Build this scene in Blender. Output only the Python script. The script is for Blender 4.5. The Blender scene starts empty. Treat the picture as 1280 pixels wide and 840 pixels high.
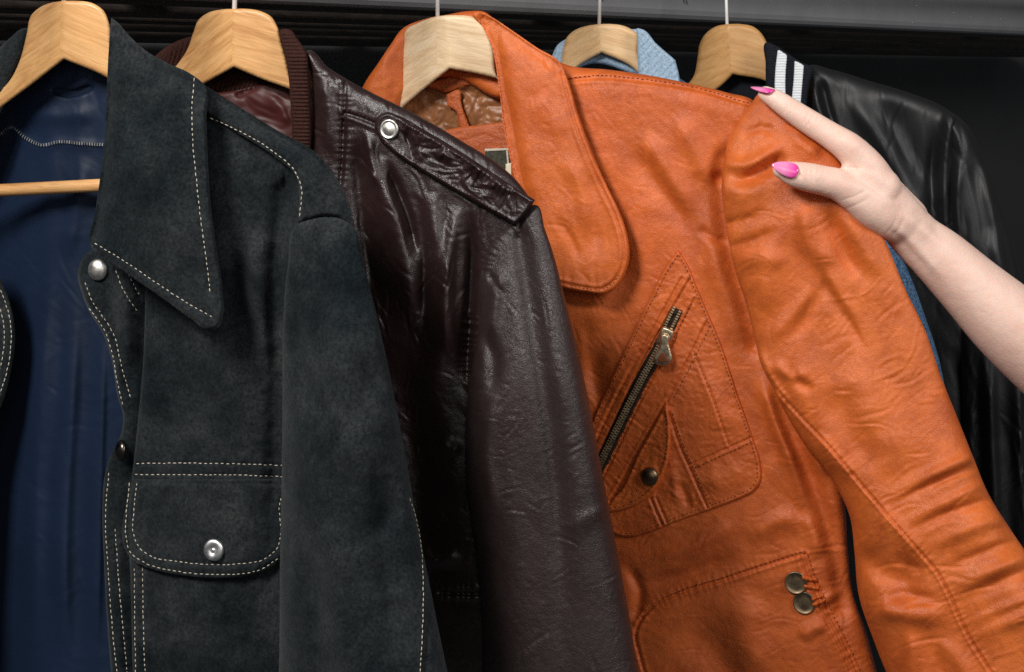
import bpy, bmesh, math, random
import numpy as np
from mathutils import Vector
from mathutils.geometry import delaunay_2d_cdt

# ------------------------------------------------------------------ camera, world, lights, exposure
SC = bpy.context.scene
COL = SC.collection
F, HY, CZ = 1900.0, 90.0, 1.5          # focal length in photo pixels, horizon row, camera height
cam = bpy.data.cameras.new('camera'); camo = bpy.data.objects.new('camera', cam); COL.objects.link(camo)
cam.sensor_width = 36; cam.lens = 36 * F / 1280; cam.shift_y = -(420 - HY) / 1280
camo.location = (0, 0, CZ); camo.rotation_euler = (math.radians(90), 0, 0)
cam.clip_start = 0.05; cam.clip_end = 50
SC.camera = camo
W = bpy.data.worlds.new('World'); SC.world = W; W.use_nodes = True
W.node_tree.nodes['Background'].inputs[0].default_value = (0.9, 0.95, 1, 1)
W.node_tree.nodes['Background'].inputs[1].default_value = 0.06
def area(loc, target, sx, sy, power, col):
    l = bpy.data.lights.new('softbox', 'AREA'); l.shape = 'RECTANGLE'; l.size = sx; l.size_y = sy
    l.energy = power; l.color = col
    o = bpy.data.objects.new('softbox', l); COL.objects.link(o); o.location = loc
    o.rotation_euler = (Vector(target) - Vector(loc)).to_track_quat('-Z', 'Y').to_euler()
area((-0.9, 0.02, 2.5), (0.05, 1.35, 1.5), 0.5, 0.5, 41, (1, .97, .93))
area((1.35, -0.15, 2.3), (0.2, 1.4, 1.45), 0.6, 0.8, 21, (1, .98, .96))
area((0.15, -1.3, 1.95), (0.05, 1.3, 1.3), 1.3, 1.0, 7, (1, .98, .96))
SC.view_settings.view_transform = 'Standard'; SC.view_settings.look = 'None'
SC.view_settings.exposure = 0.0; SC.view_settings.gamma = 1
SC.view_settings.use_curve_mapping = False
SC.cycles.use_denoising = False
SC.cycles.max_bounces = 6

# ------------------------------------------------------------------ numeric helpers
def perlin(x, y, seed=0):
    r = np.random.RandomState(seed); T = r.permutation(256); T = np.concatenate([T, T])
    a = r.rand(256) * 2 * np.pi; gx, gy = np.cos(a), np.sin(a)
    xi = np.floor(x).astype(int); yi = np.floor(y).astype(int); xf = x - xi; yf = y - yi
    u = xf**3 * (xf * (xf * 6 - 15) + 10); v = yf**3 * (yf * (yf * 6 - 15) + 10)
    def g(ix, iy, dx, dy):
        h = T[T[ix & 255] + (iy & 255)]; return gx[h] * dx + gy[h] * dy
    n00 = g(xi, yi, xf, yf); n10 = g(xi + 1, yi, xf - 1, yf)
    n01 = g(xi, yi + 1, xf, yf - 1); n11 = g(xi + 1, yi + 1, xf - 1, yf - 1)
    return ((n00 * (1 - u) + n10 * u) * (1 - v) + (n01 * (1 - u) + n11 * u) * v) * 1.5
def fbm(x, y, s, seed=0, oc=3):
    h = 0; a = 1.0
    for i in range(oc):
        h = h + a * perlin(x / s, y / s, seed + i); a *= .5; s *= .5
    return h
def ridged(x, y, s, seed=0, oc=2, ang=0, stretch=1.0, warp=.5):
    """crease-like noise, creases run along ang (radians, photo axes) and are stretched that way"""
    c, n = math.cos(ang), math.sin(ang)
    a = (x * c + y * n) / stretch; b = -x * n + y * c
    wx = perlin(a / s / 1.3, b / s / 1.3, seed + 50) * s * warp; wy = perlin(a / s / 1.3, b / s / 1.3, seed + 51) * s * warp
    a = a + wx; b = b + wy; h = 0; am = 1.0
    for i in range(oc):
        p = perlin(a / s, b / s, seed + i); h = h + am * (np.sqrt(p * p + .004) - .3); am *= .45; s *= .48
    return h
def spline(pts, closed=False, step=3.0):
    """Catmull-Rom through px points; a third value 1 marks a corner"""
    n = len(pts); P = [np.array(p[:2], float) for p in pts]; cor = [len(p) > 2 and p[2] for p in pts]
    out = []
    for i in range(n if closed else n - 1):
        p1, p2 = P[i], P[(i + 1) % n]
        p0 = P[i - 1] if (closed or i > 0) else 2 * p1 - p2
        p3 = P[(i + 2) % n] if (closed or i < n - 2) else 2 * p2 - p1
        L = np.linalg.norm(p2 - p1)
        def tang(a, b, c, cr):
            if cr: return None
            la = np.linalg.norm(b - a) + 1e-6; lc = np.linalg.norm(c - b) + 1e-6
            t = (b - a) / la * lc + (c - b) / lc * la; t = t / (np.linalg.norm(t) + 1e-9)
            return t * L
        t1 = tang(p0, p1, p2, cor[i]); t2 = tang(p1, p2, p3, cor[(i + 1) % n])
        if t1 is None and t2 is None: t1 = t2 = p2 - p1
        elif t1 is None: t1 = 2 * (p2 - p1) - t2 if False else (p2 - p1)
        elif t2 is None: t2 = (p2 - p1)
        m = max(1, int(round(L / step))); t = np.arange(m) / m; t = t[:, None]
        out.append((2*t**3-3*t**2+1)*p1 + (t**3-2*t**2+t)*t1 + (-2*t**3+3*t**2)*p2 + (t**3-t**2)*t2)
    if not closed: out.append(P[-1][None])
    return np.concatenate(out)
def pdist(x, y, poly, closed=False, signed=False):
    """distance to polyline, position 0..1 along it, and side"""
    A = poly; B = np.roll(poly, -1, 0) if closed else poly[1:]
    if not closed: A = poly[:-1]
    best = np.full(x.shape, 1e18); tt = np.zeros(x.shape); sd = np.zeros(x.shape)
    nseg = len(A)
    for i in range(nseg):
        d = B[i] - A[i]; L2 = d @ d + 1e-9
        rx = x - A[i, 0]; ry = y - A[i, 1]
        t = np.clip((rx * d[0] + ry * d[1]) / L2, 0, 1)
        ex = rx - t * d[0]; ey = ry - t * d[1]; q = ex * ex + ey * ey
        m = q < best
        best = np.where(m, q, best); tt = np.where(m, (i + t) / nseg, tt)
        if signed: sd = np.where(m, d[0] * ry - d[1] * rx, sd)
    return np.sqrt(best), tt, sd
def cdist(x, y, poly):
    """distance to a closed outline, computed tile by tile with only the near segments"""
    A = poly; B = np.roll(poly, -1, 0); D = B - A; L2 = (D*D).sum(1) + 1e-9; out = np.zeros(x.shape)
    T = 48.0; ix = np.floor(x/T).astype(int); iy = np.floor(y/T).astype(int); key = ix*100003 + iy
    order = np.argsort(key, kind='stable'); ks = key[order]
    cuts = np.flatnonzero(np.diff(ks)) + 1
    for g in np.split(order, cuts):
        if not len(g): continue
        c = np.array([x[g[0]]//T*T + T/2, y[g[0]]//T*T + T/2])
        t = np.clip(((c - A)*D).sum(1)/L2, 0, 1); q = np.linalg.norm(c - A - t[:, None]*D, axis=1)
        k = np.flatnonzero(q <= q.min() + 1.45*T)
        rx = x[g][:, None] - A[k, 0]; ry = y[g][:, None] - A[k, 1]
        t = np.clip((rx*D[k, 0] + ry*D[k, 1])/L2[k], 0, 1)
        out[g] = np.sqrt(((rx - t*D[k, 0])**2 + (ry - t*D[k, 1])**2).min(1))
    return out
def inside(x, y, poly):
    r = np.zeros(x.shape, bool); xs, ys = poly[:, 0], poly[:, 1]; n = len(poly); j = n - 1
    for i in range(n):
        c = (ys[i] > y) != (ys[j] > y)
        if c.any():
            r ^= c & (x < (xs[j] - xs[i]) * (y - ys[i]) / (ys[j] - ys[i] + 1e-12) + xs[i])
        j = i
    return r

# ------------------------------------------------------------------ object helpers
def tag(o, label=None, cat=None, group=None, kind=None):
    if label: o['label'] = label
    if cat: o['category'] = cat
    if group: o['group'] = group
    if kind: o['kind'] = kind
    return o
def root(name, loc, label, cat, group=None):
    o = bpy.data.objects.new(name, None); COL.objects.link(o); o.location = loc; o.empty_display_size = .05
    return tag(o, label, cat, group)
def top_loc(o):
    while o.parent: o = o.parent
    return np.array(o.location)
def mesh_obj(name, verts, faces, mat, parent, smooth=True):
    me = bpy.data.meshes.new(name); v = np.asarray(verts, float)
    if parent is not None: v = v - top_loc(parent)
    fa = faces
    me.from_pydata(v.tolist(), [], fa if isinstance(fa, list) else fa.tolist())
    me.materials.append(mat)
    me.polygons.foreach_set('use_smooth', [smooth] * len(me.polygons)); me.update()
    o = bpy.data.objects.new(name, me); COL.objects.link(o); o.parent = parent
    return o
def unproject(x, y, d):
    x, y, d = np.broadcast_arrays(np.asarray(x, float), np.asarray(y, float), np.asarray(d, float))
    return np.stack([(x - 640) / F * d, d, CZ + (HY - y) / F * d], -1)

class Plane:
    """the hanging plane of one garment: through its hook, right side turned towards the viewer"""
    def __init__(s, px, d0, k=.36):
        s.px, s.d0, s.k = px, d0, k; s.X0 = (px - 640) / F * d0; s.c = d0 + k * s.X0; s.s = d0 / F
        s.n = np.array([-k, -1, 0]) / math.sqrt(1 + k * k)
        s.u = np.array([1, -k, 0]) / math.sqrt(1 + k * k)
    def depth(s, x): return s.c / (1 + s.k * (np.asarray(x, float) - 640) / F)
    def at(s, x, y, h=0): return unproject(x, y, s.depth(x) - np.asarray(h) * s.s)

def ss(t):
    t = np.clip(t, 0, 1); return t*t*(3 - 2*t)
def ell(t):
    t = np.clip(t, 0, 1); return np.sqrt(np.clip(1 - (1 - t)**2, 0, 1))

class Surf:
    pass
def fold_h(x, y, folds):
    h = np.zeros(x.shape)
    for f in folds:
        pts, wl, wr, amp = f[:4]; ends = f[4] if len(f) > 4 else 1
        poly = spline(pts, False, 14)
        lo = poly.min(0) - 3 * max(wl, wr); hi = poly.max(0) + 3 * max(wl, wr)
        m = (x > lo[0]) & (x < hi[0]) & (y > lo[1]) & (y < hi[1])
        if not m.any(): continue
        d, t, sd = pdist(x[m], y[m], poly, False, True)
        w = np.where(sd > 0, wr, wl)
        tp = np.ones(d.shape)
        if ends == 4: tp = tp * np.clip(t / .45, 0, 1)**1.2
        if ends == 2: tp = tp * np.clip((1 - t) / .45, 0, 1)**1.2
        if ends == 1: tp = np.clip(np.minimum(t, 1 - t) / .3, 0, 1); tp = tp * tp * (3 - 2 * tp)
        h[m] += amp * np.exp(-(d / w)**2) * tp
    return h
def seam_h(x, y, seams):
    h = np.zeros(x.shape)
    for s in seams:
        pts, w, dep = s[:3]; puck = s[3] if len(s) > 3 else 0
        poly = spline(pts, False, 8)
        lo = poly.min(0) - 14; hi = poly.max(0) + 14
        m = (x > lo[0]) & (x < hi[0]) & (y > lo[1]) & (y < hi[1])
        if not m.any(): continue
        d, t, sd = pdist(x[m], y[m], poly, False, True)
        L = np.linalg.norm(np.diff(poly, axis=0), axis=1).sum()
        a = -dep * np.exp(-(d / w)**2) + .3 * dep * np.exp(-((d - 2.8 * w) / (1.6 * w))**2) * (1 + .5*np.sign(sd))
        if puck:
            a = a + puck * np.exp(-(d / 9)**2) * np.sin(t * L / 5.2 * 6.283 / 1.6 + 1.5 * np.sin(t * L * .21))
        h[m] += a
    return h
def row_fill(ol, step, cline=None):
    """staggered grid of points inside a closed outline"""
    A = ol; B = np.roll(ol, -1, 0); lo = ol.min(0); hi = ol.max(0); out = []
    for i, yy in enumerate(np.arange(lo[1] + .013, hi[1], step*.87)):
        m = (A[:, 1] > yy) != (B[:, 1] > yy)
        if not m.any(): continue
        a, b = A[m], B[m]; xc = np.sort(a[:, 0] + (yy - a[:, 1])/(b[:, 1] - a[:, 1])*(b[:, 0] - a[:, 0]))
        xs = np.arange(lo[0] + (i % 2)*step*.5, hi[0], step); xs = xs[np.searchsorted(xc, xs) % 2 == 1]
        out.append(np.stack([xs, np.full(xs.shape, yy)], 1))
    G = np.concatenate(out) if out else np.zeros((0, 2))
    return G
def triangulate(ol, coarse, step, cline=None):
    G = row_fill(ol, step); dg = cdist(G[:, 0], G[:, 1], coarse); G = G[dg > step*.62]
    n = len(ol); ed = [(i, (i + 1) % n) for i in range(n)]; pts = [ol]
    if cline is not None:
        c = spline(cline, False, step*.8); dc = pdist(G[:, 0], G[:, 1], c)[0]; G = G[dc > step*.55]
        ed += [(n + i, n + i + 1) for i in range(len(c) - 1)]; pts.append(c)
    pts.append(G)
    r = delaunay_2d_cdt([Vector(p) for p in np.concatenate(pts).tolist()], ed, [], 1, 1e-4, True)
    v2 = np.array([(p.x, p.y) for p in r[0]]); tris = np.array([t for t in r[2] if len(t) == 3])
    a = v2[tris[:, 0]]; b = v2[tris[:, 1]]; c = v2[tris[:, 2]]
    ar = (b[:, 0]-a[:, 0])*(c[:, 1]-a[:, 1]) - (b[:, 1]-a[:, 1])*(c[:, 0]-a[:, 0])
    tris[ar > 0] = tris[ar > 0][:, ::-1]
    mp = {}; bnd = np.zeros(len(v2), bool)
    for i, src in enumerate(r[3]):
        for q in src:
            if q < n: mp[q] = i; bnd[i] = True
    rimt = bnd[tris].all(1); keep = np.ones(len(tris), bool)
    cen = v2[tris[rimt]].mean(1); keep[np.flatnonzero(rimt)] = inside(cen[:, 0], cen[:, 1], ol); tris = tris[keep]
    d = cdist(v2[:, 0], v2[:, 1], coarse); d[bnd] = 0
    return v2, tris, mp, d
def panel(name, mat, parent, J, outline, base=0.0, roll=(4, 4), thick=3.0, puff=None, folds=(), seams=(), extra=None, step=2.2, label=None, creases=(), cline=None):
    ol = spline(outline, True, step)
    coarse = spline(outline, True, 6.0)
    S = Surf(); S.J = J
    folds = list(folds); seams = list(seams)
    def hf(x, y, dist=None, plainh=False):
        x = np.asarray(x, float); y = np.asarray(y, float)
        if dist is None: dist = cdist(x, y, coarse)
        h = (base(x, y) if callable(base) else np.full(x.shape, float(base)))
        drop = roll[1](x, y) if callable(roll[1]) else roll[1]
        h = h + drop * (ell(dist / roll[0]) - 1)
        if plainh: return h
        e = np.zeros(x.shape)
        if folds: e = e + fold_h(x, y, folds)
        if seams: e = e + seam_h(x, y, seams)
        if len(creases): e = e + crease_h(x, y, creases)
        if extra: e = e + extra(x, y, dist)
        return h + e * np.clip(dist / 3.0, .15, 1)
    S.h = hf
    v2, tris, mp, d = triangulate(ol, coarse, step, cline)
    fv = J.at(v2[:, 0], v2[:, 1], hf(v2[:, 0], v2[:, 1], d))
    w2, tb, mb, db = triangulate(ol, coarse, step*(4 if puff is not None else 3))
    hb = hf(w2[:, 0], w2[:, 1], db, True)
    if puff is None: hb = hb - thick - 3*np.clip(db/6, 0, 1)
    else: hb = hf(w2[:, 0], w2[:, 1], np.zeros(len(w2)), True) - 1.0 - puff*ell(db / max(roll[0], 10))
    bv = J.at(w2[:, 0], w2[:, 1], hb)
    N_ = len(v2); n = len(ol)
    rim = []
    for i in range(n):
        j = (i + 1) % n
        if i in mp and j in mp and i in mb and j in mb and mp[i] != mp[j]: rim.append((mp[i], mp[j], mb[j] + N_, mb[i] + N_))
    A2 = (ol[:, 0]*np.roll(ol[:, 1], -1) - np.roll(ol[:, 0], -1)*ol[:, 1]).sum()
    if A2 < 0: rim = [q[::-1] for q in rim]
    faces = tris.tolist() + (tb[:, ::-1] + N_).tolist() + rim
    o = mesh_obj(name, np.concatenate([fv, bv]), faces, mat, parent)
    if label: o['label'] = label
    S.o = o; S.ol = coarse
    return S
def make_creases(n, box, ang, seed, L=(18, 60), w=(1.2, 2.6), amp=(.6, 1.7), spread=.35, clump=.5):
    """random short leather creases; ang may depend on position"""
    r = np.random.RandomState(seed); out = []; cl = r.rand(max(2, n//9), 2)
    for i in range(n):
        if r.rand() < clump:
            q = cl[r.randint(len(cl))] + r.normal(0, .045, 2)
        else: q = r.rand(2)
        x = box[0] + q[0]*(box[2]-box[0]); y = box[1] + q[1]*(box[3]-box[1])
        a = (ang(x, y) if callable(ang) else ang) + r.normal(0, spread)
        k = r.rand()**1.6
        out.append((x, y, a, L[0] + (L[1]-L[0])*k, w[0] + (w[1]-w[0])*r.rand()*(.5 + .5*k), (amp[0] + (amp[1]-amp[0])*r.rand())*(1 if r.rand() < .8 else -.7), r.normal(0, .006)))
    return out
def crease_h(x, y, cr):
    h = np.zeros(x.shape)
    order = np.argsort(y, kind='stable'); ys = y[order]
    for (cx, cy, a, L, w, am, bend) in cr:
        R = L*.55 + 4*w
        i0, i1 = np.searchsorted(ys, (cy - R, cy + R)); g = order[i0:i1]
        g = g[np.abs(x[g] - cx) < R]
        if not len(g): continue
        dx = x[g] - cx; dy = y[g] - cy; c, n = math.cos(a), math.sin(a)
        s_ = dx*c + dy*n; t = -dx*n + dy*c + bend*s_*s_ + 1.2*np.sin(s_*.13 + cx)
        tp = np.clip(1 - (2*s_/L)**2, 0, 1)
        h[g] += am*tp*(-np.exp(-(t/w)**2) + .62*np.exp(-((t - 2.2*w)/(1.8*w))**2) + .25*np.exp(-((t + 2.4*w)/(2.4*w))**2))
    return h

def stitches(name, mat, S, lines, L=5.0, gap=1.6, w=.58, up=.35, parent=None, seed=1):
    rnd = random.Random(seed); V = []; Fc = []
    J = S.J
    for pts in lines:
        poly = spline(pts, False, 1.0)
        seg = np.linalg.norm(np.diff(poly, axis=0), axis=1); s = np.concatenate([[0], np.cumsum(seg)])
        pos = rnd.random() * 2
        while pos + L * .7 < s[-1]:
            l = L * (1 + rnd.uniform(-.15, .15)); e = min(pos + l, s[-1])
            q = np.linspace(pos, e, 4)
            x = np.interp(q, s, poly[:, 0]); y = np.interp(q, s, poly[:, 1])
            j = rnd.uniform(-.35, .35); tx, ty = x[-1]-x[0], y[-1]-y[0]; ln = math.hypot(tx, ty) + 1e-6
            nx, ny = -ty/ln, tx/ln; x = x + nx*j; y = y + ny*j
            h = S.h(x, y); b0 = len(V)
            prof = [.45, 1, 1, .45]; lift = [-.3, up, up, -.3]
            for a in range(4):
                ww = w * prof[a]
                for (o_, z_) in ((-1, 0), (-.6, .8), (.6, .8), (1, 0), (0, -.8)):
                    V.append(J.at(x[a] + nx*ww*o_, y[a] + ny*ww*o_, h[a] + lift[a] + z_*ww))
            for a in range(3):
                for c in range(5):
                    i0 = b0 + a*5 + c; i1 = b0 + a*5 + (c+1) % 5
                    Fc.append((i0, i1, i1+5, i0+5))
            Fc.append(tuple(range(b0+4, b0-1, -1))); Fc.append(tuple(range(b0+15, b0+20)))
            pos = e + gap * (1 + rnd.uniform(-.2, .2))
    o = mesh_obj(name, V, Fc, mat, parent or S.o); o['kind'] = 'stuff'
    return o
def lathe(name, mat, parent, centre, axis, prof, n=32, sq=1.0):
    """prof: (radius, height) metres along axis"""
    ax = np.array(axis, float); ax /= np.linalg.norm(ax)
    u = np.cross(ax, [0, 0, 1]); u /= np.linalg.norm(u); v = np.cross(ax, u)
    V = []; Fc = []
    for (r, z) in prof:
        for i in range(n):
            a = 2*math.pi*i/n; V.append(centre + ax*z + u*r*math.cos(a)*sq + v*r*math.sin(a))
    for k in range(len(prof)-1):
        for i in range(n):
            j = (i+1) % n; Fc.append((k*n+i, k*n+j, (k+1)*n+j, (k+1)*n+i))
    V.append(centre + ax*prof[0][1]); V.append(centre + ax*prof[-1][1]); a, b = len(V)-2, len(V)-1
    for i in range(n):
        j = (i+1) % n; Fc.append((a, j, i)); m = (len(prof)-1)*n; Fc.append((b, m+i, m+j))
    return mesh_obj(name, V, Fc, mat, parent)
def snap(S, x, y, r, mat, kind='dome', parent=None, tilt=(0, 0), sq=1.0, name='snap_button'):
    J = S.J; h = float(S.h(np.array([x]), np.array([y]))[0]); R = r * J.depth(x) / F
    c = J.at(x, y, h); ax = J.n + J.u*tilt[0] + np.array([0, 0, 1])*tilt[1]
    if kind == 'dome':
        pr = [(R*.55, -.002), (R*.93, -.0005), (R, .0006), (R*.985, .0014), (R*.93, .0022), (R*.8, .0032), (R*.6, .0041), (R*.35, .0047), (R*.12, .005)]
    elif kind == 'ring':
        pr = [(R*.5, -.002), (R*.95, -.0005), (R, .0008), (R*.95, .0017), (R*.84, .0019), (R*.78, .0013), (R*.6, .0016), (R*.35, .0024), (R*.1, .0027)]
    elif kind == 'dish':
        pr = [(R*.55, -.002), (R*.93, -.0005), (R, .0006), (R*.97, .0018), (R*.85, .0026), (R*.6, .0028), (R*.35, .0022), (R*.2, .0016), (R*.1, .0022), (R*.03, .0024)]
    else:
        pr = [(R*.5, -.002), (R*.96, -.0005), (R, .0006), (R, .0016), (R*.96, .0022), (R*.9, .0023), (R*.86, .0019), (R*.5, .002), (R*.1, .0021)]
    return lathe(name, mat, parent or S.o, c, ax, pr, 36, sq)
def tube(name, mat, parent, pts, rad, n=12, smooth_pts=True):
    pts = np.array(pts, float); m = len(pts)
    rad = np.broadcast_to(np.asarray(rad, float), (m,))
    T = np.gradient(pts, axis=0); T /= np.linalg.norm(T, axis=1)[:, None]
    up = np.array([0, 0, 1.0]); 
    if abs(T[0] @ up) > .9: up = np.array([0, 1.0, 0])
    V = []; Fc = []; u = np.cross(T[0], up); u /= np.linalg.norm(u)
    for i in range(m):
        u = u - T[i] * (u @ T[i]); u /= np.linalg.norm(u); v = np.cross(T[i], u)
        for k in range(n):
            a = 2*math.pi*k/n; V.append(pts[i] + rad[i]*(u*math.cos(a) + v*math.sin(a)))
    for i in range(m-1):
        for k in range(n):
            j = (k+1) % n; Fc.append((i*n+k, i*n+j, (i+1)*n+j, (i+1)*n+k))
    Fc.append(tuple(range(n-1, -1, -1))); Fc.append(tuple(range((m-1)*n, m*n)))
    return mesh_obj(name, V, Fc, mat, parent)
def box_geo(V, Fc, c, ux, uy, uz):
    b = len(V)
    for sx in (-1, 1):
        for sy in (-1, 1):
            for sz in (-1, 1): V.append(c + sx*ux + sy*uy + sz*uz)
    for f in ((0,1,3,2),(4,6,7,5),(0,4,5,1),(2,3,7,6),(0,2,6,4),(1,5,7,3)): Fc.append(tuple(b+i for i in f))

# ------------------------------------------------------------------ materials
def nodes(name):
    m = bpy.data.materials.new(name); m.use_nodes = True; nt = m.node_tree
    return m, nt, nt.nodes['Principled BSDF'], nt.nodes.new('ShaderNodeTexCoord')
def N(nt, t, **kw):
    n = nt.nodes.new(t)
    for k, v in kw.items():
        if k in n.inputs: n.inputs[k].default_value = v
        else: setattr(n, k, v)
    return n
def ramp(nt, src, a, b, p0=.3, p1=.7):
    r = nt.nodes.new('ShaderNodeValToRGB'); r.color_ramp.elements[0].position = p0; r.color_ramp.elements[1].position = p1
    f = lambda c: (c, c, c, 1) if not isinstance(c, tuple) else (*c, 1)
    r.color_ramp.elements[0].color = f(a); r.color_ramp.elements[1].color = f(b)
    nt.links.new(src, r.inputs[0]); return r.outputs[0]
def leather(name, c1, c2, rough=(.38, .55), grain=650, bump=.25, spec=.5, mott=9, fine=2200, vary=((.78, .72, .68), (1.08, 1.11, 1.13))):
    m, nt, b, tc = nodes(name); L = nt.links
    n1 = N(nt, 'ShaderNodeTexNoise', Scale=mott, Detail=5.0, Roughness=.6); L.new(tc.outputs['Object'], n1.inputs['Vector'])
    nb = N(nt, 'ShaderNodeTexNoise', Scale=mott*4.5, Detail=7.0, Roughness=.68, Distortion=.5); L.new(tc.outputs['Object'], nb.inputs['Vector'])
    ml = N(nt, 'ShaderNodeMix', data_type='RGBA', blend_type='MULTIPLY'); ml.inputs[0].default_value = 1
    L.new(ramp(nt, n1.outputs[0], c1, c2, .35, .68), ml.inputs[6]); L.new(ramp(nt, nb.outputs[0], vary[0], vary[1], .34, .64), ml.inputs[7])
    L.new(ml.outputs[2], b.inputs['Base Color'])
    n2 = N(nt, 'ShaderNodeTexNoise', Scale=45.0, Detail=4.0); L.new(tc.outputs['Object'], n2.inputs['Vector'])
    L.new(ramp(nt, n2.outputs[0], rough[0], rough[1]), b.inputs['Roughness'])
    b.inputs['Specular IOR Level'].default_value = spec
    dw = N(nt, 'ShaderNodeTexNoise', Scale=220.0, Detail=2.0); L.new(tc.outputs['Object'], dw.inputs['Vector'])
    mx = N(nt, 'ShaderNodeMix', data_type='VECTOR'); mx.inputs[0].default_value = .006
    L.new(tc.outputs['Object'], mx.inputs[4]); L.new(dw.outputs['Color'], mx.inputs[5])
    v = N(nt, 'ShaderNodeTexVoronoi', Scale=float(grain), feature='DISTANCE_TO_EDGE'); L.new(mx.outputs[1], v.inputs['Vector'])
    vr = ramp(nt, v.outputs['Distance'], 0.0, 1.0, 0, .25)
    n3 = N(nt, 'ShaderNodeTexNoise', Scale=float(fine) * .15, Detail=5.0, Roughness=.65); L.new(tc.outputs['Object'], n3.inputs['Vector'])
    ad = N(nt, 'ShaderNodeMath', operation='MULTIPLY_ADD'); ad.inputs[1].default_value = .35
    L.new(vr, ad.inputs[0]); L.new(n3.outputs[0], ad.inputs[2])
    bp = N(nt, 'ShaderNodeBump', Strength=bump, Distance=.0012); L.new(ad.outputs[0], bp.inputs['Height']); L.new(bp.outputs[0], b.inputs['Normal'])
    return m
def suede(name, c1, c2, c3=None):
    m, nt, b, tc = nodes(name); L = nt.links
    n1 = N(nt, 'ShaderNodeTexNoise', Scale=8.5, Detail=7.0, Roughness=.66); L.new(tc.outputs['Object'], n1.inputs['Vector'])
    n2 = N(nt, 'ShaderNodeTexNoise', Scale=420.0, Detail=4.0, Roughness=.75); L.new(tc.outputs['Object'], n2.inputs['Vector'])
    nb = N(nt, 'ShaderNodeTexNoise', Scale=26.0, Detail=8.0, Roughness=.7, Distortion=.4); L.new(tc.outputs['Object'], nb.inputs['Vector'])
    c = ramp(nt, n1.outputs[0], c1, c2, .38, .66)
    mx = N(nt, 'ShaderNodeMix', data_type='RGBA', blend_type='MULTIPLY'); mx.inputs[0].default_value = 1
    my = N(nt, 'ShaderNodeMix', data_type='RGBA', blend_type='MULTIPLY'); my.inputs[0].default_value = 1
    L.new(c, my.inputs[6]); L.new(ramp(nt, nb.outputs[0], (.54, .62, .66), (1.62, 1.54, 1.50), .36, .64), my.inputs[7])
    L.new(my.outputs[2], mx.inputs[6]); L.new(ramp(nt, n2.outputs[0], .5, 1.6, .34, .66), mx.inputs[7]); L.new(mx.outputs[2], b.inputs['Base Color'])
    b.inputs['Roughness'].default_value = 1; b.inputs['Specular IOR Level'].default_value = .08
    b.inputs['Sheen Weight'].default_value = .09; b.inputs['Sheen Roughness'].default_value = .45
    b.inputs['Sheen Tint'].default_value = (.86, .9, .93, 1)
    n3 = N(nt, 'ShaderNodeTexNoise', Scale=420.0, Detail=6.0, Roughness=.75); L.new(tc.outputs['Object'], n3.inputs['Vector'])
    bp = N(nt, 'ShaderNodeBump', Strength=.5, Distance=.0012); L.new(n3.outputs[0], bp.inputs['Height']); L.new(bp.outputs[0], b.inputs['Normal'])
    return m
def satin(name, c1, c2, rough=.38, spec=.5, weave=1500, bump=.1):
    m, nt, b, tc = nodes(name); L = nt.links
    n1 = N(nt, 'ShaderNodeTexNoise', Scale=12.0, Detail=4.0); L.new(tc.outputs['Object'], n1.inputs['Vector'])
    L.new(ramp(nt, n1.outputs[0], c1, c2), b.inputs['Base Color'])
    b.inputs['Roughness'].default_value = rough; b.inputs['Specular IOR Level'].default_value = spec
    w = N(nt, 'ShaderNodeTexNoise', Scale=float(weave), Detail=2.0); L.new(tc.outputs['Object'], w.inputs['Vector'])
    w2 = N(nt, 'ShaderNodeTexNoise', Scale=60.0, Detail=5.0); L.new(tc.outputs['Object'], w2.inputs['Vector'])
    ad = N(nt, 'ShaderNodeMath', operation='MULTIPLY_ADD'); ad.inputs[1].default_value = 1.5
    L.new(w2.outputs[0], ad.inputs[0]); L.new(w.outputs[0], ad.inputs[2])
    bp = N(nt, 'ShaderNodeBump', Strength=bump, Distance=.002); L.new(ad.outputs[0], bp.inputs['Height']); L.new(bp.outputs[0], b.inputs['Normal'])
    return m
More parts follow.
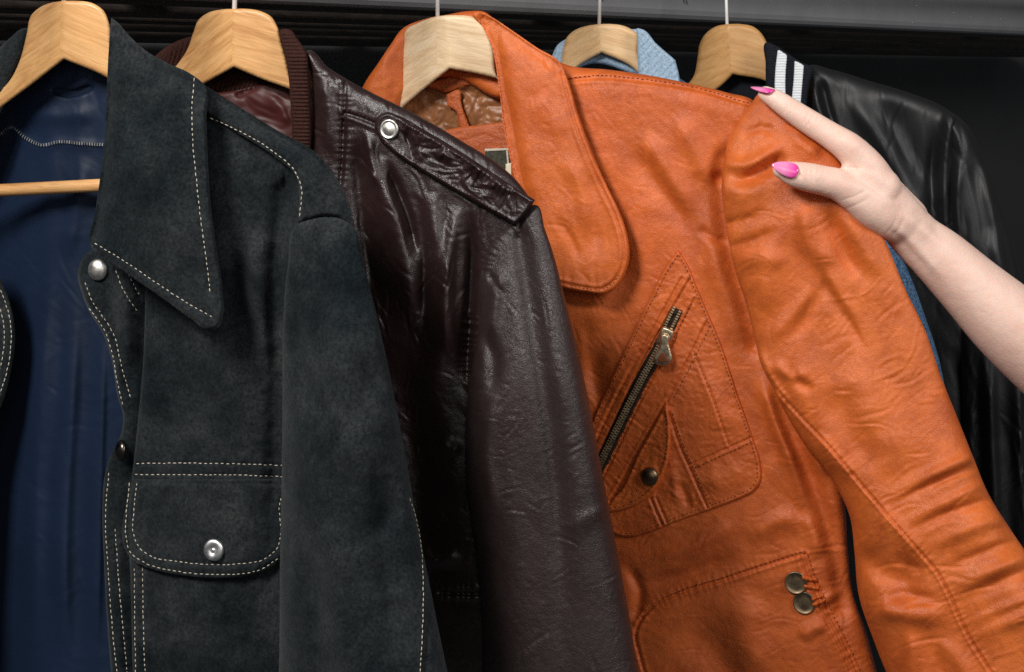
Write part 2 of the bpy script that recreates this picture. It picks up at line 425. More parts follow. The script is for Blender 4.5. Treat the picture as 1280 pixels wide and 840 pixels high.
def wood(name, ang, c1, c2, c3, sc=1.0, seed=0.0, mirror=False, ang2=None):
    m, nt, b, tc = nodes(name); L = nt.links; src = tc.outputs['Object']; wv = None
    if mirror:
        sp = N(nt, 'ShaderNodeSeparateXYZ'); L.new(src, sp.inputs[0])
        lt = N(nt, 'ShaderNodeMath', operation='LESS_THAN'); lt.inputs[1].default_value = 0; L.new(sp.outputs[0], lt.inputs[0])
        ma = N(nt, 'ShaderNodeMapping'); ma.inputs['Rotation'].default_value = (0, ang, 0); L.new(src, ma.inputs['Vector'])
        mb = N(nt, 'ShaderNodeMapping'); mb.inputs['Rotation'].default_value = (0, ang2, 0); mb.inputs['Location'].default_value = (.37, .2, .11); L.new(src, mb.inputs['Vector'])
        mm = N(nt, 'ShaderNodeMix', data_type='VECTOR'); L.new(lt.outputs[0], mm.inputs[0]); L.new(mb.outputs[0], mm.inputs[4]); L.new(ma.outputs[0], mm.inputs[5]); rot = mm.outputs[1]
    else:
        ma = N(nt, 'ShaderNodeMapping'); ma.inputs['Rotation'].default_value = (0, ang, 0); L.new(src, ma.inputs['Vector']); rot = ma.outputs[0]
    mp = N(nt, 'ShaderNodeMapping'); mp.inputs['Location'].default_value = (seed, seed*.7, seed*.3); L.new(rot, mp.inputs['Vector'])
    m2 = N(nt, 'ShaderNodeMapping'); m2.inputs['Scale'].default_value = (7, 34, 130); L.new(mp.outputs[0], m2.inputs['Vector'])
    n1 = N(nt, 'ShaderNodeTexNoise', Scale=1.0*sc, Detail=6.0, Roughness=.62, Distortion=.8); L.new(m2.outputs[0], n1.inputs['Vector'])
    m3 = N(nt, 'ShaderNodeMapping'); m3.inputs['Scale'].default_value = (45, 200, 900); L.new(mp.outputs[0], m3.inputs['Vector'])
    n2 = N(nt, 'ShaderNodeTexNoise', Scale=1.0, Detail=3.0); L.new(m3.outputs[0], n2.inputs['Vector'])
    r = nt.nodes.new('ShaderNodeValToRGB'); e = r.color_ramp.elements
    e[0].position = .28; e[0].color = (*c1, 1); e[1].position = .70; e[1].color = (*c3, 1); q = e.new(.5); q.color = (*c2, 1)
    L.new(n1.outputs[0], r.inputs[0])
    mx = N(nt, 'ShaderNodeMix', data_type='RGBA', blend_type='MULTIPLY'); mx.inputs[0].default_value = .8
    L.new(r.outputs[0], mx.inputs[6]); L.new(ramp(nt, n2.outputs[0], .84, 1.08, .35, .65), mx.inputs[7]); L.new(mx.outputs[2], b.inputs['Base Color'])
    b.inputs['Roughness'].default_value = .45
    bp = N(nt, 'ShaderNodeBump', Strength=.15, Distance=.0008); L.new(n2.outputs[0], bp.inputs['Height']); L.new(bp.outputs[0], b.inputs['Normal'])
    return m
def metal(name, col, rough, sc=200, var=.1):
    m, nt, b, tc = nodes(name); L = nt.links
    b.inputs['Base Color'].default_value = (*col, 1); b.inputs['Metallic'].default_value = 1
    n = N(nt, 'ShaderNodeTexNoise', Scale=float(sc), Detail=4.0); L.new(tc.outputs['Object'], n.inputs['Vector'])
    L.new(ramp(nt, n.outputs[0], max(rough - var, .03), rough + var), b.inputs['Roughness'])
    return m
def plain(name, col, rough=.7, sc=80, var=.25, bump=0, spec=.3, sss=0):
    m, nt, b, tc = nodes(name); L = nt.links
    n = N(nt, 'ShaderNodeTexNoise', Scale=float(sc), Detail=5.0); L.new(tc.outputs['Object'], n.inputs['Vector'])
    L.new(ramp(nt, n.outputs[0], tuple(c*(1-var) for c in col), tuple(min(1, c*(1+var)) for c in col)), b.inputs['Base Color'])
    b.inputs['Roughness'].default_value = rough; b.inputs['Specular IOR Level'].default_value = spec
    if bump:
        bp = N(nt, 'ShaderNodeBump', Strength=bump, Distance=.001); L.new(n.outputs[0], bp.inputs['Height']); L.new(bp.outputs[0], b.inputs['Normal'])
    return m
M = {}
M['suede'] = suede('charcoal_suede', (.0052, .0082, .0098), (.0212, .0232, .0245))
M['orange'] = leather('orange_leather', (.54, .108, .019), (.62, .140, .025), (.40, .56), 620, .34, .42)
M['orange_body'] = leather('orange_leather_body', (.53, .102, .019), (.61, .132, .025), (.40, .56), 620, .34, .42)
M['orange_inner'] = leather('orange_leather_inner', (.42, .085, .018), (.50, .11, .022), (.45, .6), 420, .5)
M['maroon'] = leather('maroon_leather', (.016, .0072, .0070), (.025, .0115, .0112), (.31, .46), 650, .24, .55)
M['maroon_sleeve'] = leather('maroon_leather_sleeve', (.022, .0128, .0124), (.033, .0198, .0192), (.40, .54), 560, .36, .5)
M['maroon_rib'] = plain('maroon_knit', (.035, .014, .011), 1, 600, .35, .3, .1)
M['red_satin'] = satin('red_satin', (.040, .007, .006), (.062, .010, .008), .55)
M['navy'] = satin('navy_satin', (.0045, .0118, .032), (.0068, .0168, .044), .55, .3, 1200)
M['brown_satin'] = satin('brown_satin', (.22, .085, .03), (.30, .12, .045), .4)
M['bomber'] = satin('black_satin', (.007, .007, .008), (.010, .010, .011), .5, .5, 1800, .12)
M['black_knit'] = plain('black_knit', (.012, .013, .018), .95, 500, .3, .2, .15)
M['white_knit'] = plain('white_knit', (.72, .74, .76), .9, 500, .08, .2, .15)
M['denim'] = plain('blue_denim', (.085, .16, .27), .95, 480, .8, .6, .1)
M['denim_light'] = plain('washed_denim', (.30, .41, .52), .95, 480, .28, .5, .1)
M['cream_thread'] = plain('cream_thread', (.52, .47, .38), .8, 900, .2)
M['dark_thread'] = plain('rust_thread', (.14, .034, .010), .8, 900, .2)
M['maroon_thread'] = plain('maroon_thread', (.045, .010, .018), .7, 900, .2)
M['black'] = plain('black_cloth', (.006, .006, .007), 1, 300, .2)
M['nickel'] = metal('brushed_nickel', (.78, .75, .70), .42)
M['chrome'] = metal('bright_chrome', (.88, .88, .88), .4)
M['wire'] = plain('chrome_wire_painted_glint', (.78, .78, .78), .35, 200, .05, 0, .6)  # chrome hook wire, its softbox reflection put into a flat pale grey
M['bronze'] = metal('dark_bronze', (.27, .195, .12), .42)
M['brass'] = metal('aged_brass', (.62, .51, .35), .42)
M['zip_dark'] = metal('dark_zip_teeth', (.70, .55, .34), .5)
M['silver'] = metal('silver_zip', (.8, .8, .8), .4)

# ------------------------------------------------------------------ setting: wall, shelf with beam and slats, clothes rail
RD = np.array([.673, .740, 0]); RN = np.array([-.740, .673, 0])     # along the rail, and away behind it
def rail_pt(t, back, z): return np.array([-.067, 1.60, 0]) + RD*t + RN*back + np.array([0, 0, z])
def slab(name, mat, parent, t0, t1, b0, b1, z0, z1, bev=.002):
    bm = bmesh.new(); vs = []
    for t in (t0, t1):
        for bb in (b0, b1):
            for z in (z0, z1):
                vs.append(bm.verts.new(rail_pt(t, bb, z) - (top_loc(parent) if parent else 0)))
    for f in ((0,1,3,2),(4,6,7,5),(0,4,5,1),(2,3,7,6),(0,2,6,4),(1,5,7,3)): bm.faces.new([vs[i] for i in f])
    bmesh.ops.recalc_face_normals(bm, faces=bm.faces)
    if bev: bmesh.ops.bevel(bm, geom=list(bm.edges), offset=bev, segments=3, affect='EDGES', profile=.5)
    me = bpy.data.meshes.new(name); bm.to_mesh(me); bm.free(); me.materials.append(mat)
    o = bpy.data.objects.new(name, me); COL.objects.link(o); o.parent = parent
    return o
m_wall = plain('dark_wall_paint', (.09, .09, .093), .85, 3, .15, .02)
m_slat = wood('dark_stained_slat', 0, (.022, .017, .014), (.045, .034, .028), (.07, .054, .045))
m_slat.node_tree.nodes['Principled BSDF'].inputs['Roughness'].default_value = .75
m_beam = plain('grey_painted_steel', (.30, .30, .31), .6, 25, .06, 0, .4)
w_ = slab('wall', m_wall, None, -2.2, 3.2, .62, .66, 0.0, 2.6, 0); tag(w_, kind='structure')
shelf = root('shelf', rail_pt(.3, .3, 1.55), 'dark slatted shelf with grey steel front beam above the jackets', 'shelf')
slab('beam', m_beam, shelf, -1.4, 2.6, 0, .045, CZ + .0657, CZ + .15, .012)
zs = 0
for i in range(9):
    b0 = .055 + i*.062
    slab('slat', m_slat, shelf, -1.4, 2.7, b0, b0 + .054, CZ + .068 - i*.0035 + .003*math.sin(i*2.3), CZ + .08 - i*.0035, .004)
for t in (-.9, -.3, .3, .9, 1.5):
    slab('cross_bar', m_slat, shelf, t, t + .03, .05, .60, CZ + .082, CZ + .10, .003)
# faint stamped mark strokes on the beam
V = []; Fc = []
rnd = random.Random(4); m_ink = plain('ink', (.05, .05, .052), .8)
for t0, n_ in ((.245, 4), (.42, 2)):
    for i in range(n_):
        V = []; Fc = []
        c = rail_pt(t0 + i*.006, -.0003, CZ + .088 + rnd.uniform(-.002, .002)); a = rnd.uniform(-.6, .6)
        box_geo(V, Fc, c, RD*.0005, RN*.0004, (np.array([0, 0, 1])*math.cos(a) + RD*math.sin(a))*.003)
        mesh_obj('stamped_mark', V, Fc, m_ink, shelf, False)
rail_o = root('clothes_rail', (-.6, .8, 1.62), 'round chrome clothes rail that the hangers hook over', 'rail')

# ------------------------------------------------------------------ garments planes
JS = Plane(85, 1.10, .30); JM = Plane(293, 1.20); JO = Plane(547, 1.40); JD = Plane(749, 1.60); JB = Plane(909, 1.75)
ZR = 1.632
def rail_y(X): return 1.43 + 1.19*(X + .054)
rp = [np.array([X, rail_y(X), ZR]) for X in (-.9, -.4, 0, .5, 1.1)]
tube('tube', M['chrome'], rail_o, rp, .011, 20)

def hanger(J, cx, ytop, half_l, half_r, notch, label, cols, bar=None, hh=-12, wood_seed=0., left_slope=None, right_slope=None):
    r = root('wooden_hanger', J.at(cx, ytop, -30), label, 'hanger', 'wooden hangers on the rail')
    yc = half_l[-1][1]; cx2 = half_l[-1][0]; cxt = half_l[0][0]
    ml = wood('wood_body', cols[3], *cols[:3], seed=wood_seed, mirror=True, ang2=cols[4])
    def base(x, y):
        xm = cxt + (cx2 - cxt)*(y - ytop)/(yc - ytop)
        return hh - .20*np.abs(x - xm)*np.where(x < xm, 1.35, .55)
    ol = half_r[:-1] + [half_l[-1]] + half_l[1:-1][::-1]
    panel('body', ml, r, J, ol, base=base, roll=(5, 4), thick=34, step=2.2, cline=[(cxt, ytop + 1.5), (cx2, yc - 1.5)])
    c = J.at(cx, ytop + 4, hh - 18)
    ctr = np.array([c[0], rail_y(c[0]), ZR]); R = .0132; rn = np.array([-1.19, 1, 0])/1.554
    pts = [c, c*.5 + (ctr - [0, 0, R])*.5]
    for q in np.linspace(0, 240, 26):
        q = math.radians(q); pts.append(ctr + R*(rn*math.sin(q) - np.array([0, 0, math.cos(q)])))
    tube('hook', M['wire'], r, pts, .0019, 10)
    if bar: tube('crossbar', wood('wood_dowel', 0, *cols[:3], seed=wood_seed + 1), r, [J.at(*p) for p in bar[0]], bar[1], 16)
    return r
WOOD_A = ((.44, .20, .065), (.62, .33, .125), (.70, .415, .175))
WOOD_B = ((.60, .40, .21), (.73, .53, .32), (.80, .62, .41))
# ------------------------------------------------------------------ charcoal suede jacket
R_S = root('suede_jacket', JS.at(85, 60, -60), 'charcoal suede jacket with pointed collar, cream stitching and navy lining', 'jacket')
def lin_x(x, y, d):
    return 3*np.sin((x + 18*np.sin(y/190))/27.) * np.clip((y-150)/250, .15, 1) + 2.2*perlin(x/22., y/160., 3) + .9*ridged(x, y, 40, 8, 2)
s_lin = panel('lining', M['navy'], R_S, JS, [(-150, 140), (-40, 105), (24, 66), (60, 44), (128, 40), (150, 130), (200, 320), (230, 500), (230, 945, 1), (-150, 945, 1)],
      base=lambda x, y: -62 - 62*ss((80 - x)/110), roll=(10, 8), thick=4, extra=lin_x, step=2.6, creases=make_creases(70, (0, 40, 140, 700), 1.3, 31, (20, 80), (1.6, 3.4), (.2, .7), .5),
      folds=[([(95, 360), (88, 520), (80, 700), (84, 850)], 9, 16, 13), ([(130, 380), (126, 560), (120, 840)], 6, 14, 9), ([(60, 330), (48, 520), (40, 850)], 14, 22, 16),
             ([(60, 110), (85, 118), (120, 107)], 4, 3, -20), ([(20, 140), (70, 145), (130, 138)], 10, 12, 5), ([(110, 190), (95, 260), (84, 330)], 10, 14, 7), ([(0, 166), (14, 158), (32, 172), (52, 181), (75, 177), (100, 179), (135, 181)], 5, 9, 2, 0)])
# zip of the detachable lining
zl = spline([(-20, 172), (0, 168), (14, 159), (32, 172), (52, 181), (75, 177), (100, 179), (135, 181)], False, 3.2)
V = []; Fc = []
hz = s_lin.h(zl[:, 0], zl[:, 1])
for i in range(len(zl)-1):
    t = zl[i+1] - zl[i]; t = t/np.linalg.norm(t)
    c = JS.at(*zl[i], hz[i] + 2.2); ux = (JS.u*t[0] - np.array([0, 0, 1])*t[1])*.00045; uy = (JS.u*-t[1] - np.array([0, 0, 1])*t[0])*.0011
    box_geo(V, Fc, c, ux, uy, JS.n*.0008)
zz = mesh_obj('lining_zip', V, Fc, M['silver'], s_lin.o, False); zz['kind'] = 'stuff'
# image-left front edge
s_lf = panel('front_panel', M['suede'], R_S, JS, [(-160, 330, 1), (-10, 330), (4, 356), (17, 398), (19, 425), (14, 460), (4, 500), (-14, 540), (-30, 640), (-40, 945, 1), (-160, 945, 1)],
      base=-22, roll=(8, 8), thick=6, extra=lambda x, y, d: 2*fbm(x, y, 40, 5))
stitches('stitching', M['cream_thread'], s_lf, [[(-6, 350), (6, 376), (13, 405), (13, 440), (4, 480), (-10, 515)], [(-12, 360), (0, 385), (5, 410), (4, 440), (-4, 475)]])
panel('collar_back', M['suede'], R_S, JS, [(-90, 190, 1), (-40, 105), (-8, 68), (14, 46), (30, 35), (42, 38), (34, 66), (20, 96), (8, 124), (-12, 165), (-40, 210, 1)],
      base=-34, roll=(16, 22), thick=5, extra=lambda x, y, d: 1.5*fbm(x, y, 40, 6))
# right front: placket, body, yoke, sleeve, flap, collar
s_pl = panel('placket', M['suede'], R_S, JS, [(104, 322), (97, 340), (101, 362), (110, 386), (130, 420), (140, 452), (146, 490), (154, 524), (150, 546), (139, 566), (131, 594), (128, 640), (130, 700), (134, 780), (140, 850), (150, 945, 1), (215, 945, 1), (205, 600), (205, 330, 1), (150, 300)],
      seams=[(l_, 1.7, 1.5, .45) for l_ in [[(106, 352), (116, 378), (128, 394)], [(110, 384), (130, 412), (140, 440), (146, 475), (154, 508)], [(126, 392), (142, 418), (150, 450), (158, 480), (164, 500)],      [(136, 590), (132, 640), (135, 710), (140, 780), (147, 850)], [(144, 660), (148, 720), (154, 790), (160, 850)], [(144, 336), (154, 362), (172, 390)], [(160, 342), (168, 358), (176, 372)]]], base=lambda x, y: -12 - 22*np.clip((x - 150)/35, 0, 1) - 14*np.clip((y-500)/100, 0, 1), roll=(9, 9), thick=5,
      extra=lambda x, y, d: 1.6*fbm(x, y, 30, 7), folds=[([(150, 330), (160, 400), (160, 470)], 12, 9, 9), ([(128, 350), (140, 400), (152, 450)], 7, 7, -5)])
stitches('stitching', M['cream_thread'], s_pl, [[(106, 352), (116, 378), (128, 394)], [(110, 384), (130, 412), (140, 440), (146, 475), (154, 508)], [(126, 392), (142, 418), (150, 450), (158, 480), (164, 500)],
      [(136, 590), (132, 640), (135, 710), (140, 780), (147, 850)], [(144, 660), (148, 720), (154, 790), (160, 850)], [(144, 336), (154, 362), (172, 390)], [(160, 342), (168, 358), (176, 372)]])
def body_s(x, y, d): return 3.0*fbm(x, y, 70, 11) + 1.0*fbm(x, y, 18, 12, 2)
s_bd = panel('front_panel', M['suede'], R_S, JS, [(182, 340), (181, 400), (179, 450), (172, 530), (167, 578), (160, 650), (163, 720), (166, 840), (170, 945, 1), (440, 945, 1), (440, 300), (425, 240), (395, 198), (345, 166), (300, 139), (262, 113), (236, 102), (205, 130), (190, 240)],
      seams=[(l_, 1.7, 1.5, .45) for l_ in [[(169, 579.5), (230, 579), (300, 580), (356, 582)], [(166, 593), (230, 593.5), (300, 594), (356, 596)], [(168, 708), (168.5, 780), (170, 860)], [(178, 708), (179, 780), (182, 860)]]], base=lambda x, y: -6 + 10*np.exp(-((x-255)/50.)**2) - 14*np.clip((y-300)/200, 0, 1), roll=(10, 8), puff=85, extra=body_s,
      folds=[([(330, 260), (318, 340), (330, 420), (350, 520)], 14, 10, 10), ([(352, 240), (345, 330), (345, 480), (340, 840)], 18, 12, -14, 2),
             ([(300, 260), (292, 380), (296, 480)], 16, 16, -7), ([(160, 600), (250, 604), (360, 604)], 3, 3, -3, 0)])
stitches('stitching', M['cream_thread'], s_bd, [[(169, 579.5), (230, 579), (300, 580), (356, 582)], [(166, 593), (230, 593.5), (300, 594), (356, 596)], [(168, 708), (168.5, 780), (170, 860)], [(178, 708), (179, 780), (182, 860)]])
s_yk = panel('shoulder_yoke', M['suede'], R_S, JS, [(252, 104, 1), (300, 134), (345, 162), (396, 192), (420, 221), (435, 250), (442, 280, 1), (425, 272), (402, 270), (382, 275), (372, 279, 1), (374, 250), (371, 222), (345, 197), (300, 168), (252, 140, 1)],
      seams=[(l_, 1.7, 1.5, .45) for l_ in [[(262, 147), (300, 164.5), (345, 192), (367, 212), (375, 228), (374, 276)]]], base=lambda x, y: 12 + 0*x, roll=(7, 5), thick=8, extra=body_s, folds=[([(252, 106), (345, 160), (396, 190), (440, 276)], 14, 10, -16, 0)])
stitches('stitching', M['cream_thread'], s_yk, [[(262, 147), (300, 164.5), (345, 192), (367, 212), (375, 228), (374, 276)]], up=.8)
stitches('stitching', M['black'], s_yk, [[(384, 272), (402, 267), (425, 269), (438, 276)]], up=.8)
def slv_s(x, y, d): return 5*fbm(x, y, 110, 21, 2) + 1.2*fbm(x, y, 25, 22, 2)
s_sl = panel('sleeve', M['suede'], R_S, JS, [(371, 281), (385, 275), (404, 271), (425, 273), (441, 283), (452, 320), (470, 390), (490, 480), (505, 560), (520, 645), (538, 735), (551, 800), (562, 850), (596, 945, 1), (342, 945, 1), (348, 850), (350, 700), (352, 600), (353, 500), (354, 400), (360, 330)],
      base=lambda x, y: 70 - 52*ss((540-y)/270), roll=(72, lambda x, y: 78 - 66*ss((560-y)/290)), puff=40, extra=slv_s,
      folds=[([(470, 560), (480, 680), (500, 840)], 20, 12, -12), ([(420, 350), (430, 480), (445, 620)], 30, 24, 10), ([(360, 340), (372, 420), (380, 520)], 12, 18, -9), ([(480, 430), (455, 500), (410, 570)], 14, 22, -9), ([(400, 600), (420, 700), (440, 850)], 24, 18, 11, 4), ([(380, 640), (392, 740), (395, 850)], 16, 16, -9, 4), ([(505, 620), (470, 660), (430, 690)], 12, 16, -6), ([(395, 300), (415, 330), (430, 390)], 14, 14, 5)],
      seams=[([(508, 610), (520, 648), (531, 690), (535, 740), (534, 790), (530, 860)], 2.2, 3)])
stitches('stitching', M['cream_thread'], s_sl, [[(512, 622), (521, 652), (527, 690), (529, 740), (528, 790), (524, 860)]])
s_fl = panel('pocket_flap', M['suede'], R_S, JS, [(165, 599, 1), (158, 630), (153, 660), (156, 686), (168, 702), (195, 713), (232, 720), (270, 723), (312, 719), (342, 708), (354, 694), (357, 668), (358, 599, 1)],
      seams=[(l_, 1.7, 1.5, .45) for l_ in [[(162, 603), (158, 640), (157, 668), (163, 690), (182, 704), (220, 714), (270, 718), (325, 712), (350, 697)], [(171, 603), (167, 640), (167, 668), (173, 683), (188, 695), (215, 701), (250, 705), (295, 705), (330, 699), (345, 687), (351, 660), (349, 635), (352, 618)]]], base=lambda x, y: s_bd.h(x, y) + 6 + 6*np.clip((y-620)/90, 0, 1), roll=(6, 5), thick=5, extra=lambda x, y, d: .8*fbm(x, y, 26, 31))
stitches('stitching', M['cream_thread'], s_fl, [[(162, 603), (158, 640), (157, 668), (163, 690), (182, 704), (220, 714), (270, 718), (325, 712), (350, 697)], [(171, 603), (167, 640), (167, 668), (173, 683), (188, 695), (215, 701), (250, 705), (295, 705), (330, 699), (345, 687), (351, 660), (349, 635), (352, 618)]])
snap(s_fl, 268, 687, 13.5, M['chrome'], 'dish', tilt=(.05, .1))
snap(s_pl, 123, 337, 13.5, M['nickel'], 'dome')
snap(s_pl, 153, 562, 12.5, metal('black_nickel', (.10, .085, .075), .3), 'dome', tilt=(-.9, .1))
s_co = panel('collar', M['suede'], R_S, JS, [(139, 22, 1), (147, 28), (162, 45), (182, 63), (210, 79), (238, 92), (256, 107), (258, 150), (260, 200), (264, 260), (272, 320), (278, 362), (279, 392), (273, 409), (262, 413), (240, 400), (210, 378), (170, 350), (135, 325), (112, 304), (118, 270), (124, 230), (130, 180), (133, 120), (136, 60)],
      seams=[(l_, 1.7, 1.5, .45) for l_ in [[(243, 97), (240, 130), (240.5, 170), (245, 220), (251, 275), (258, 325), (263, 368)], [(116, 303), (140, 317), (180, 343), (220, 370), (266, 397)]]], base=lambda x, y: 34 + 22*np.clip((y-60)/200, 0, 1), roll=(9, 8), thick=9, extra=lambda x, y, d: 2.5*fbm(x, y, 60, 41) + .8*fbm(x, y, 16, 42, 2) + 2*np.exp(-((d-4)/3)**2),
      folds=[([(136, 60), (128, 180), (116, 290)], 10, 30, -14, 0), ([(150, 40), (200, 85), (245, 105)], 14, 14, -8, 0), ([(185, 150), (190, 260), (215, 350)], 40, 40, 9)])
stitches('stitching', M['cream_thread'], s_co, [[(243, 97), (240, 130), (240.5, 170), (245, 220), (251, 275), (258, 325), (263, 368)], [(116, 303), (140, 317), (180, 343), (220, 370), (266, 397)]], L=5.2, gap=1.7)
hanger(JS, 80, 0, [(80, 1, 1), (66, 3), (52, 8), (40, 18), (33, 45), (25, 75), (14, 98), (-4, 118), (-50, 150), (-140, 205, 1), (-140, 240, 1), (-60, 185), (-4, 138), (40, 105), (80, 74, 1)],
       [(80, 1, 1), (95, 1), (118, 5), (130, 14), (136, 28), (139, 60), (150, 100), (200, 150), (330, 225, 1), (330, 255, 1), (200, 160), (137, 99), (80, 74, 1)], None,
       'pale wooden hanger carrying the charcoal suede jacket', (*WOOD_A, .55, -.4), bar=([(-150, 250, -42), (0, 238, -36), (140, 231, -32), (260, 222, -40)], .0048), wood_seed=.3)

# ------------------------------------------------------------------ maroon leather jacket
R_M = root('leather_jacket', JM.at(293, 70, -60), 'dark maroon leather jacket with ribbed collar and buttoned shoulder strap', 'jacket')
def rib(per, amp): return lambda x, y, d: amp*np.cos(6.283*y/per) + .5*fbm(x, y, 20, 3, 2)
panel('collar_back', M['maroon_rib'], R_M, JM, [(150, 150, 1), (178, 92), (196, 68), (212, 56), (230, 48), (246, 44), (290, 36), (352, 38), (350, 120, 1), (262, 120, 1), (225, 140), (200, 190, 1)],
      base=lambda x, y: -50 + 0*x, roll=(12, 10), thick=8, extra=lambda x, y, d: 1.6*np.cos(6.283*(x*.85 + y*.25)/4.6), step=1.5)
panel('lining', M['red_satin'], R_M, JM, [(235, 118, 1), (300, 112), (330, 105), (372, 108, 1), (376, 260, 1), (235, 260, 1)], base=-44, roll=(6, 5), thick=3,
      extra=lambda x, y, d: 6*ridged(x, y, 34, 5, 2, .6, 1.5), folds=[([(292, 122), (312, 112), (328, 106)], 5, 4, -9), ([(330, 112), (350, 135), (362, 160)], 7, 8, 6)], step=2)
def lv(sd, a=2.2, s=44, ang=1.3, st=1.8): return lambda x, y, d: a*ridged(x, y, s, sd, 3, ang, st) + .5*ridged(x, y, 13, sd+7, 2)
mb_folds = [([(470, 190), (484, 240), (505, 320), (515, 420)], 12, 20, 14), ([(482, 196), (496, 235), (512, 275), (522, 330)], 5, 8, -16),
            ([(445, 165), (447, 215), (458, 300), (470, 400)], 14, 9, -13), ([(458, 160), (462, 190), (470, 240)], 8, 5, 9), ([(535, 215), (545, 290), (552, 400), (548, 500)], 10, 16, 13),
            ([(522, 240), (530, 300), (530, 420)], 7, 7, -10), ([(574, 250), (564, 300), (560, 380), (566, 470)], 8, 9, 14), ([(588, 255), (590, 330), (585, 420), (580, 500)], 6, 8, -18),
            ([(530, 420), (560, 560), (575, 640)], 25, 20, 8), ([(550, 548), (566, 562), (580, 555)], 8, 6, 8), ([(520, 690), (548, 700), (575, 690)], 7, 9, 7), ([(500, 430), (520, 560), (540, 840)], 26, 20, -10),
            ([(400, 90), (412, 140), (415, 200)], 7, 9, 5), ([(428, 130), (426, 190), (424, 240)], 5, 5, -6)]
s_mb = panel('front_panel', M['maroon'], R_M, JM, [(384, 63), (410, 84), (432, 98), (465, 116), (500, 133), (540, 154), (580, 178), (620, 203), (648, 228), (664, 252), (672, 300), (650, 350), (630, 420), (625, 600), (625, 945, 1), (280, 945, 1), (280, 300), (340, 220), (384, 200, 1), (388, 150), (386, 100)],
      base=lambda x, y: 0 - 10*ss((y-300)/280), roll=(22, 18), puff=85, extra=lv(61, 1.8), folds=mb_folds, step=2.0, creases=make_creases(260, (390, 70, 620, 760), lambda x, y: (.7 if y < 150 else 1.35), 15, (12, 60), (1.1, 2.3), (.5, 1.6), .5),
      seams=[([(432, 98), (430, 150), (428, 200), (424, 240)], 2.0, 3.5, .6), ([(432, 141), (450, 147), (472, 156)], 2, 4, .6), ([(550, 741), (575, 742), (600, 742)], 2, 4, 1.5), ([(590, 395), (586, 430), (584, 475)], 2, 3, 1.2)])
stitches('stitching', M['maroon_thread'], s_mb, [[(433, 138), (450, 143), (470, 151)], [(427, 120), (426, 160), (424, 230)]], L=3.2, gap=1.8, w=.7)
panel('lining', M['red_satin'], R_M, JM, [(200, 250, 1), (376, 250, 1), (400, 945, 1), (180, 945, 1)], base=-48, roll=(6, 5), thick=3, step=4)
panel('front_panel', M['maroon'], R_M, JM, [(130, 190, 1), (205, 200), (240, 300), (255, 945, 1), (110, 945, 1), (115, 280)], base=-4, roll=(12, 10), thick=6, extra=lv(63, 2.0), step=3.5)
s_ep = panel('shoulder_strap', M['maroon'], R_M, JM, [(468, 158), (472, 146), (483, 140), (497, 144), (530, 162), (580, 192), (622, 220), (650, 238), (669, 250, 1), (657, 268), (644, 282, 1), (612, 264), (570, 240), (520, 210), (490, 190), (474, 174)],
      base=lambda x, y: 16 + 0*x, roll=(5, 6), thick=8, extra=lambda x, y, d: 4.0*ridged(x, y, 30, 77, 3, .9, 1.0, .9)*np.clip((d-3)/8, 0, 1) + 1.2*np.exp(-((d-4)/2.)**2), step=1.6,
      creases=make_creases(70, (480, 140, 665, 280), 1.6, 17, (10, 26), (1.3, 2.6), (.8, 2.2), .6), folds=[([(505, 160), (512, 185), (518, 205)], 6, 5, -7), ([(545, 200), (555, 190), (565, 205)], 5, 5, 7), ([(580, 215), (592, 205), (600, 225)], 6, 6, 6), ([(610, 235), (622, 228), (632, 245)], 6, 6, 7)],
      seams=[([(505, 150), (540, 170), (590, 201), (640, 236)], 1.6, 3, .8)])
stitches('stitching', M['maroon_thread'], s_ep, [[(480, 178), (495, 187), (525, 206), (575, 236), (640, 275)], [(503, 153), (540, 173), (590, 204), (645, 241)]], L=3.0, gap=1.6, w=.7)
snap(s_ep, 487, 161.5, 12.5, M['nickel'], 'ring')
s_ms = panel('sleeve', M['maroon_sleeve'], R_M, JM, [(645, 276), (655, 262), (668, 256), (681, 286), (693, 322), (706, 372), (721, 432), (736, 502), (753, 592), (770, 680), (785, 760), (801, 850), (838, 945, 1), (602, 945, 1), (603, 850), (601, 760), (594, 690), (584, 620), (581, 560), (583, 510), (588, 470), (597, 420), (599, 380), (600, 345), (607, 318), (620, 296)],
      base=lambda x, y: 48 - 36*ss((500-y)/250), roll=(60, lambda x, y: 50 - 38*ss((500-y)/245)), puff=40, extra=lv(81, 1.0, 60, 1.25, 2.2), step=2.0, creases=make_creases(120, (585, 270, 800, 850), lambda x, y: (1.2 if y < 420 else -.4), 16, (14, 60), (1.2, 2.6), (.3, 1.0), .6),
      folds=[([(650, 300), (668, 420), (690, 560), (700, 700), (703, 860)], 16, 10, -11, 2), ([(672, 300), (700, 420), (728, 560), (752, 740), (765, 860)], 22, 22, 7, 2), ([(628, 330), (618, 380), (612, 440)], 8, 8, 8), ([(612, 340), (622, 360), (632, 372)], 4, 4, -5),
             ([(600, 400), (618, 455), (612, 500)], 9, 9, -9), ([(620, 480), (608, 560), (620, 660)], 10, 9, 7), ([(695, 668), (730, 648), (775, 628)], 8, 14, 2.5)],
      seams=[([(640, 279), (620, 297), (609, 316), (603, 345)], 1.8, 3, 1.2)])
s_rb = panel('collar', M['maroon_rib'], R_M, JM, [(350, 38), (362, 37), (373, 50), (383, 66), (386, 95), (388, 140), (388, 185), (384, 215, 1), (366, 215, 1), (365, 170), (363, 130), (361, 100), (357, 72), (352, 52)],
      base=lambda x, y: 10 - 16*np.clip((70-y)/35, 0, 1), roll=(9, 9), thick=10, extra=rib(4.7, 1.5), step=1.3)
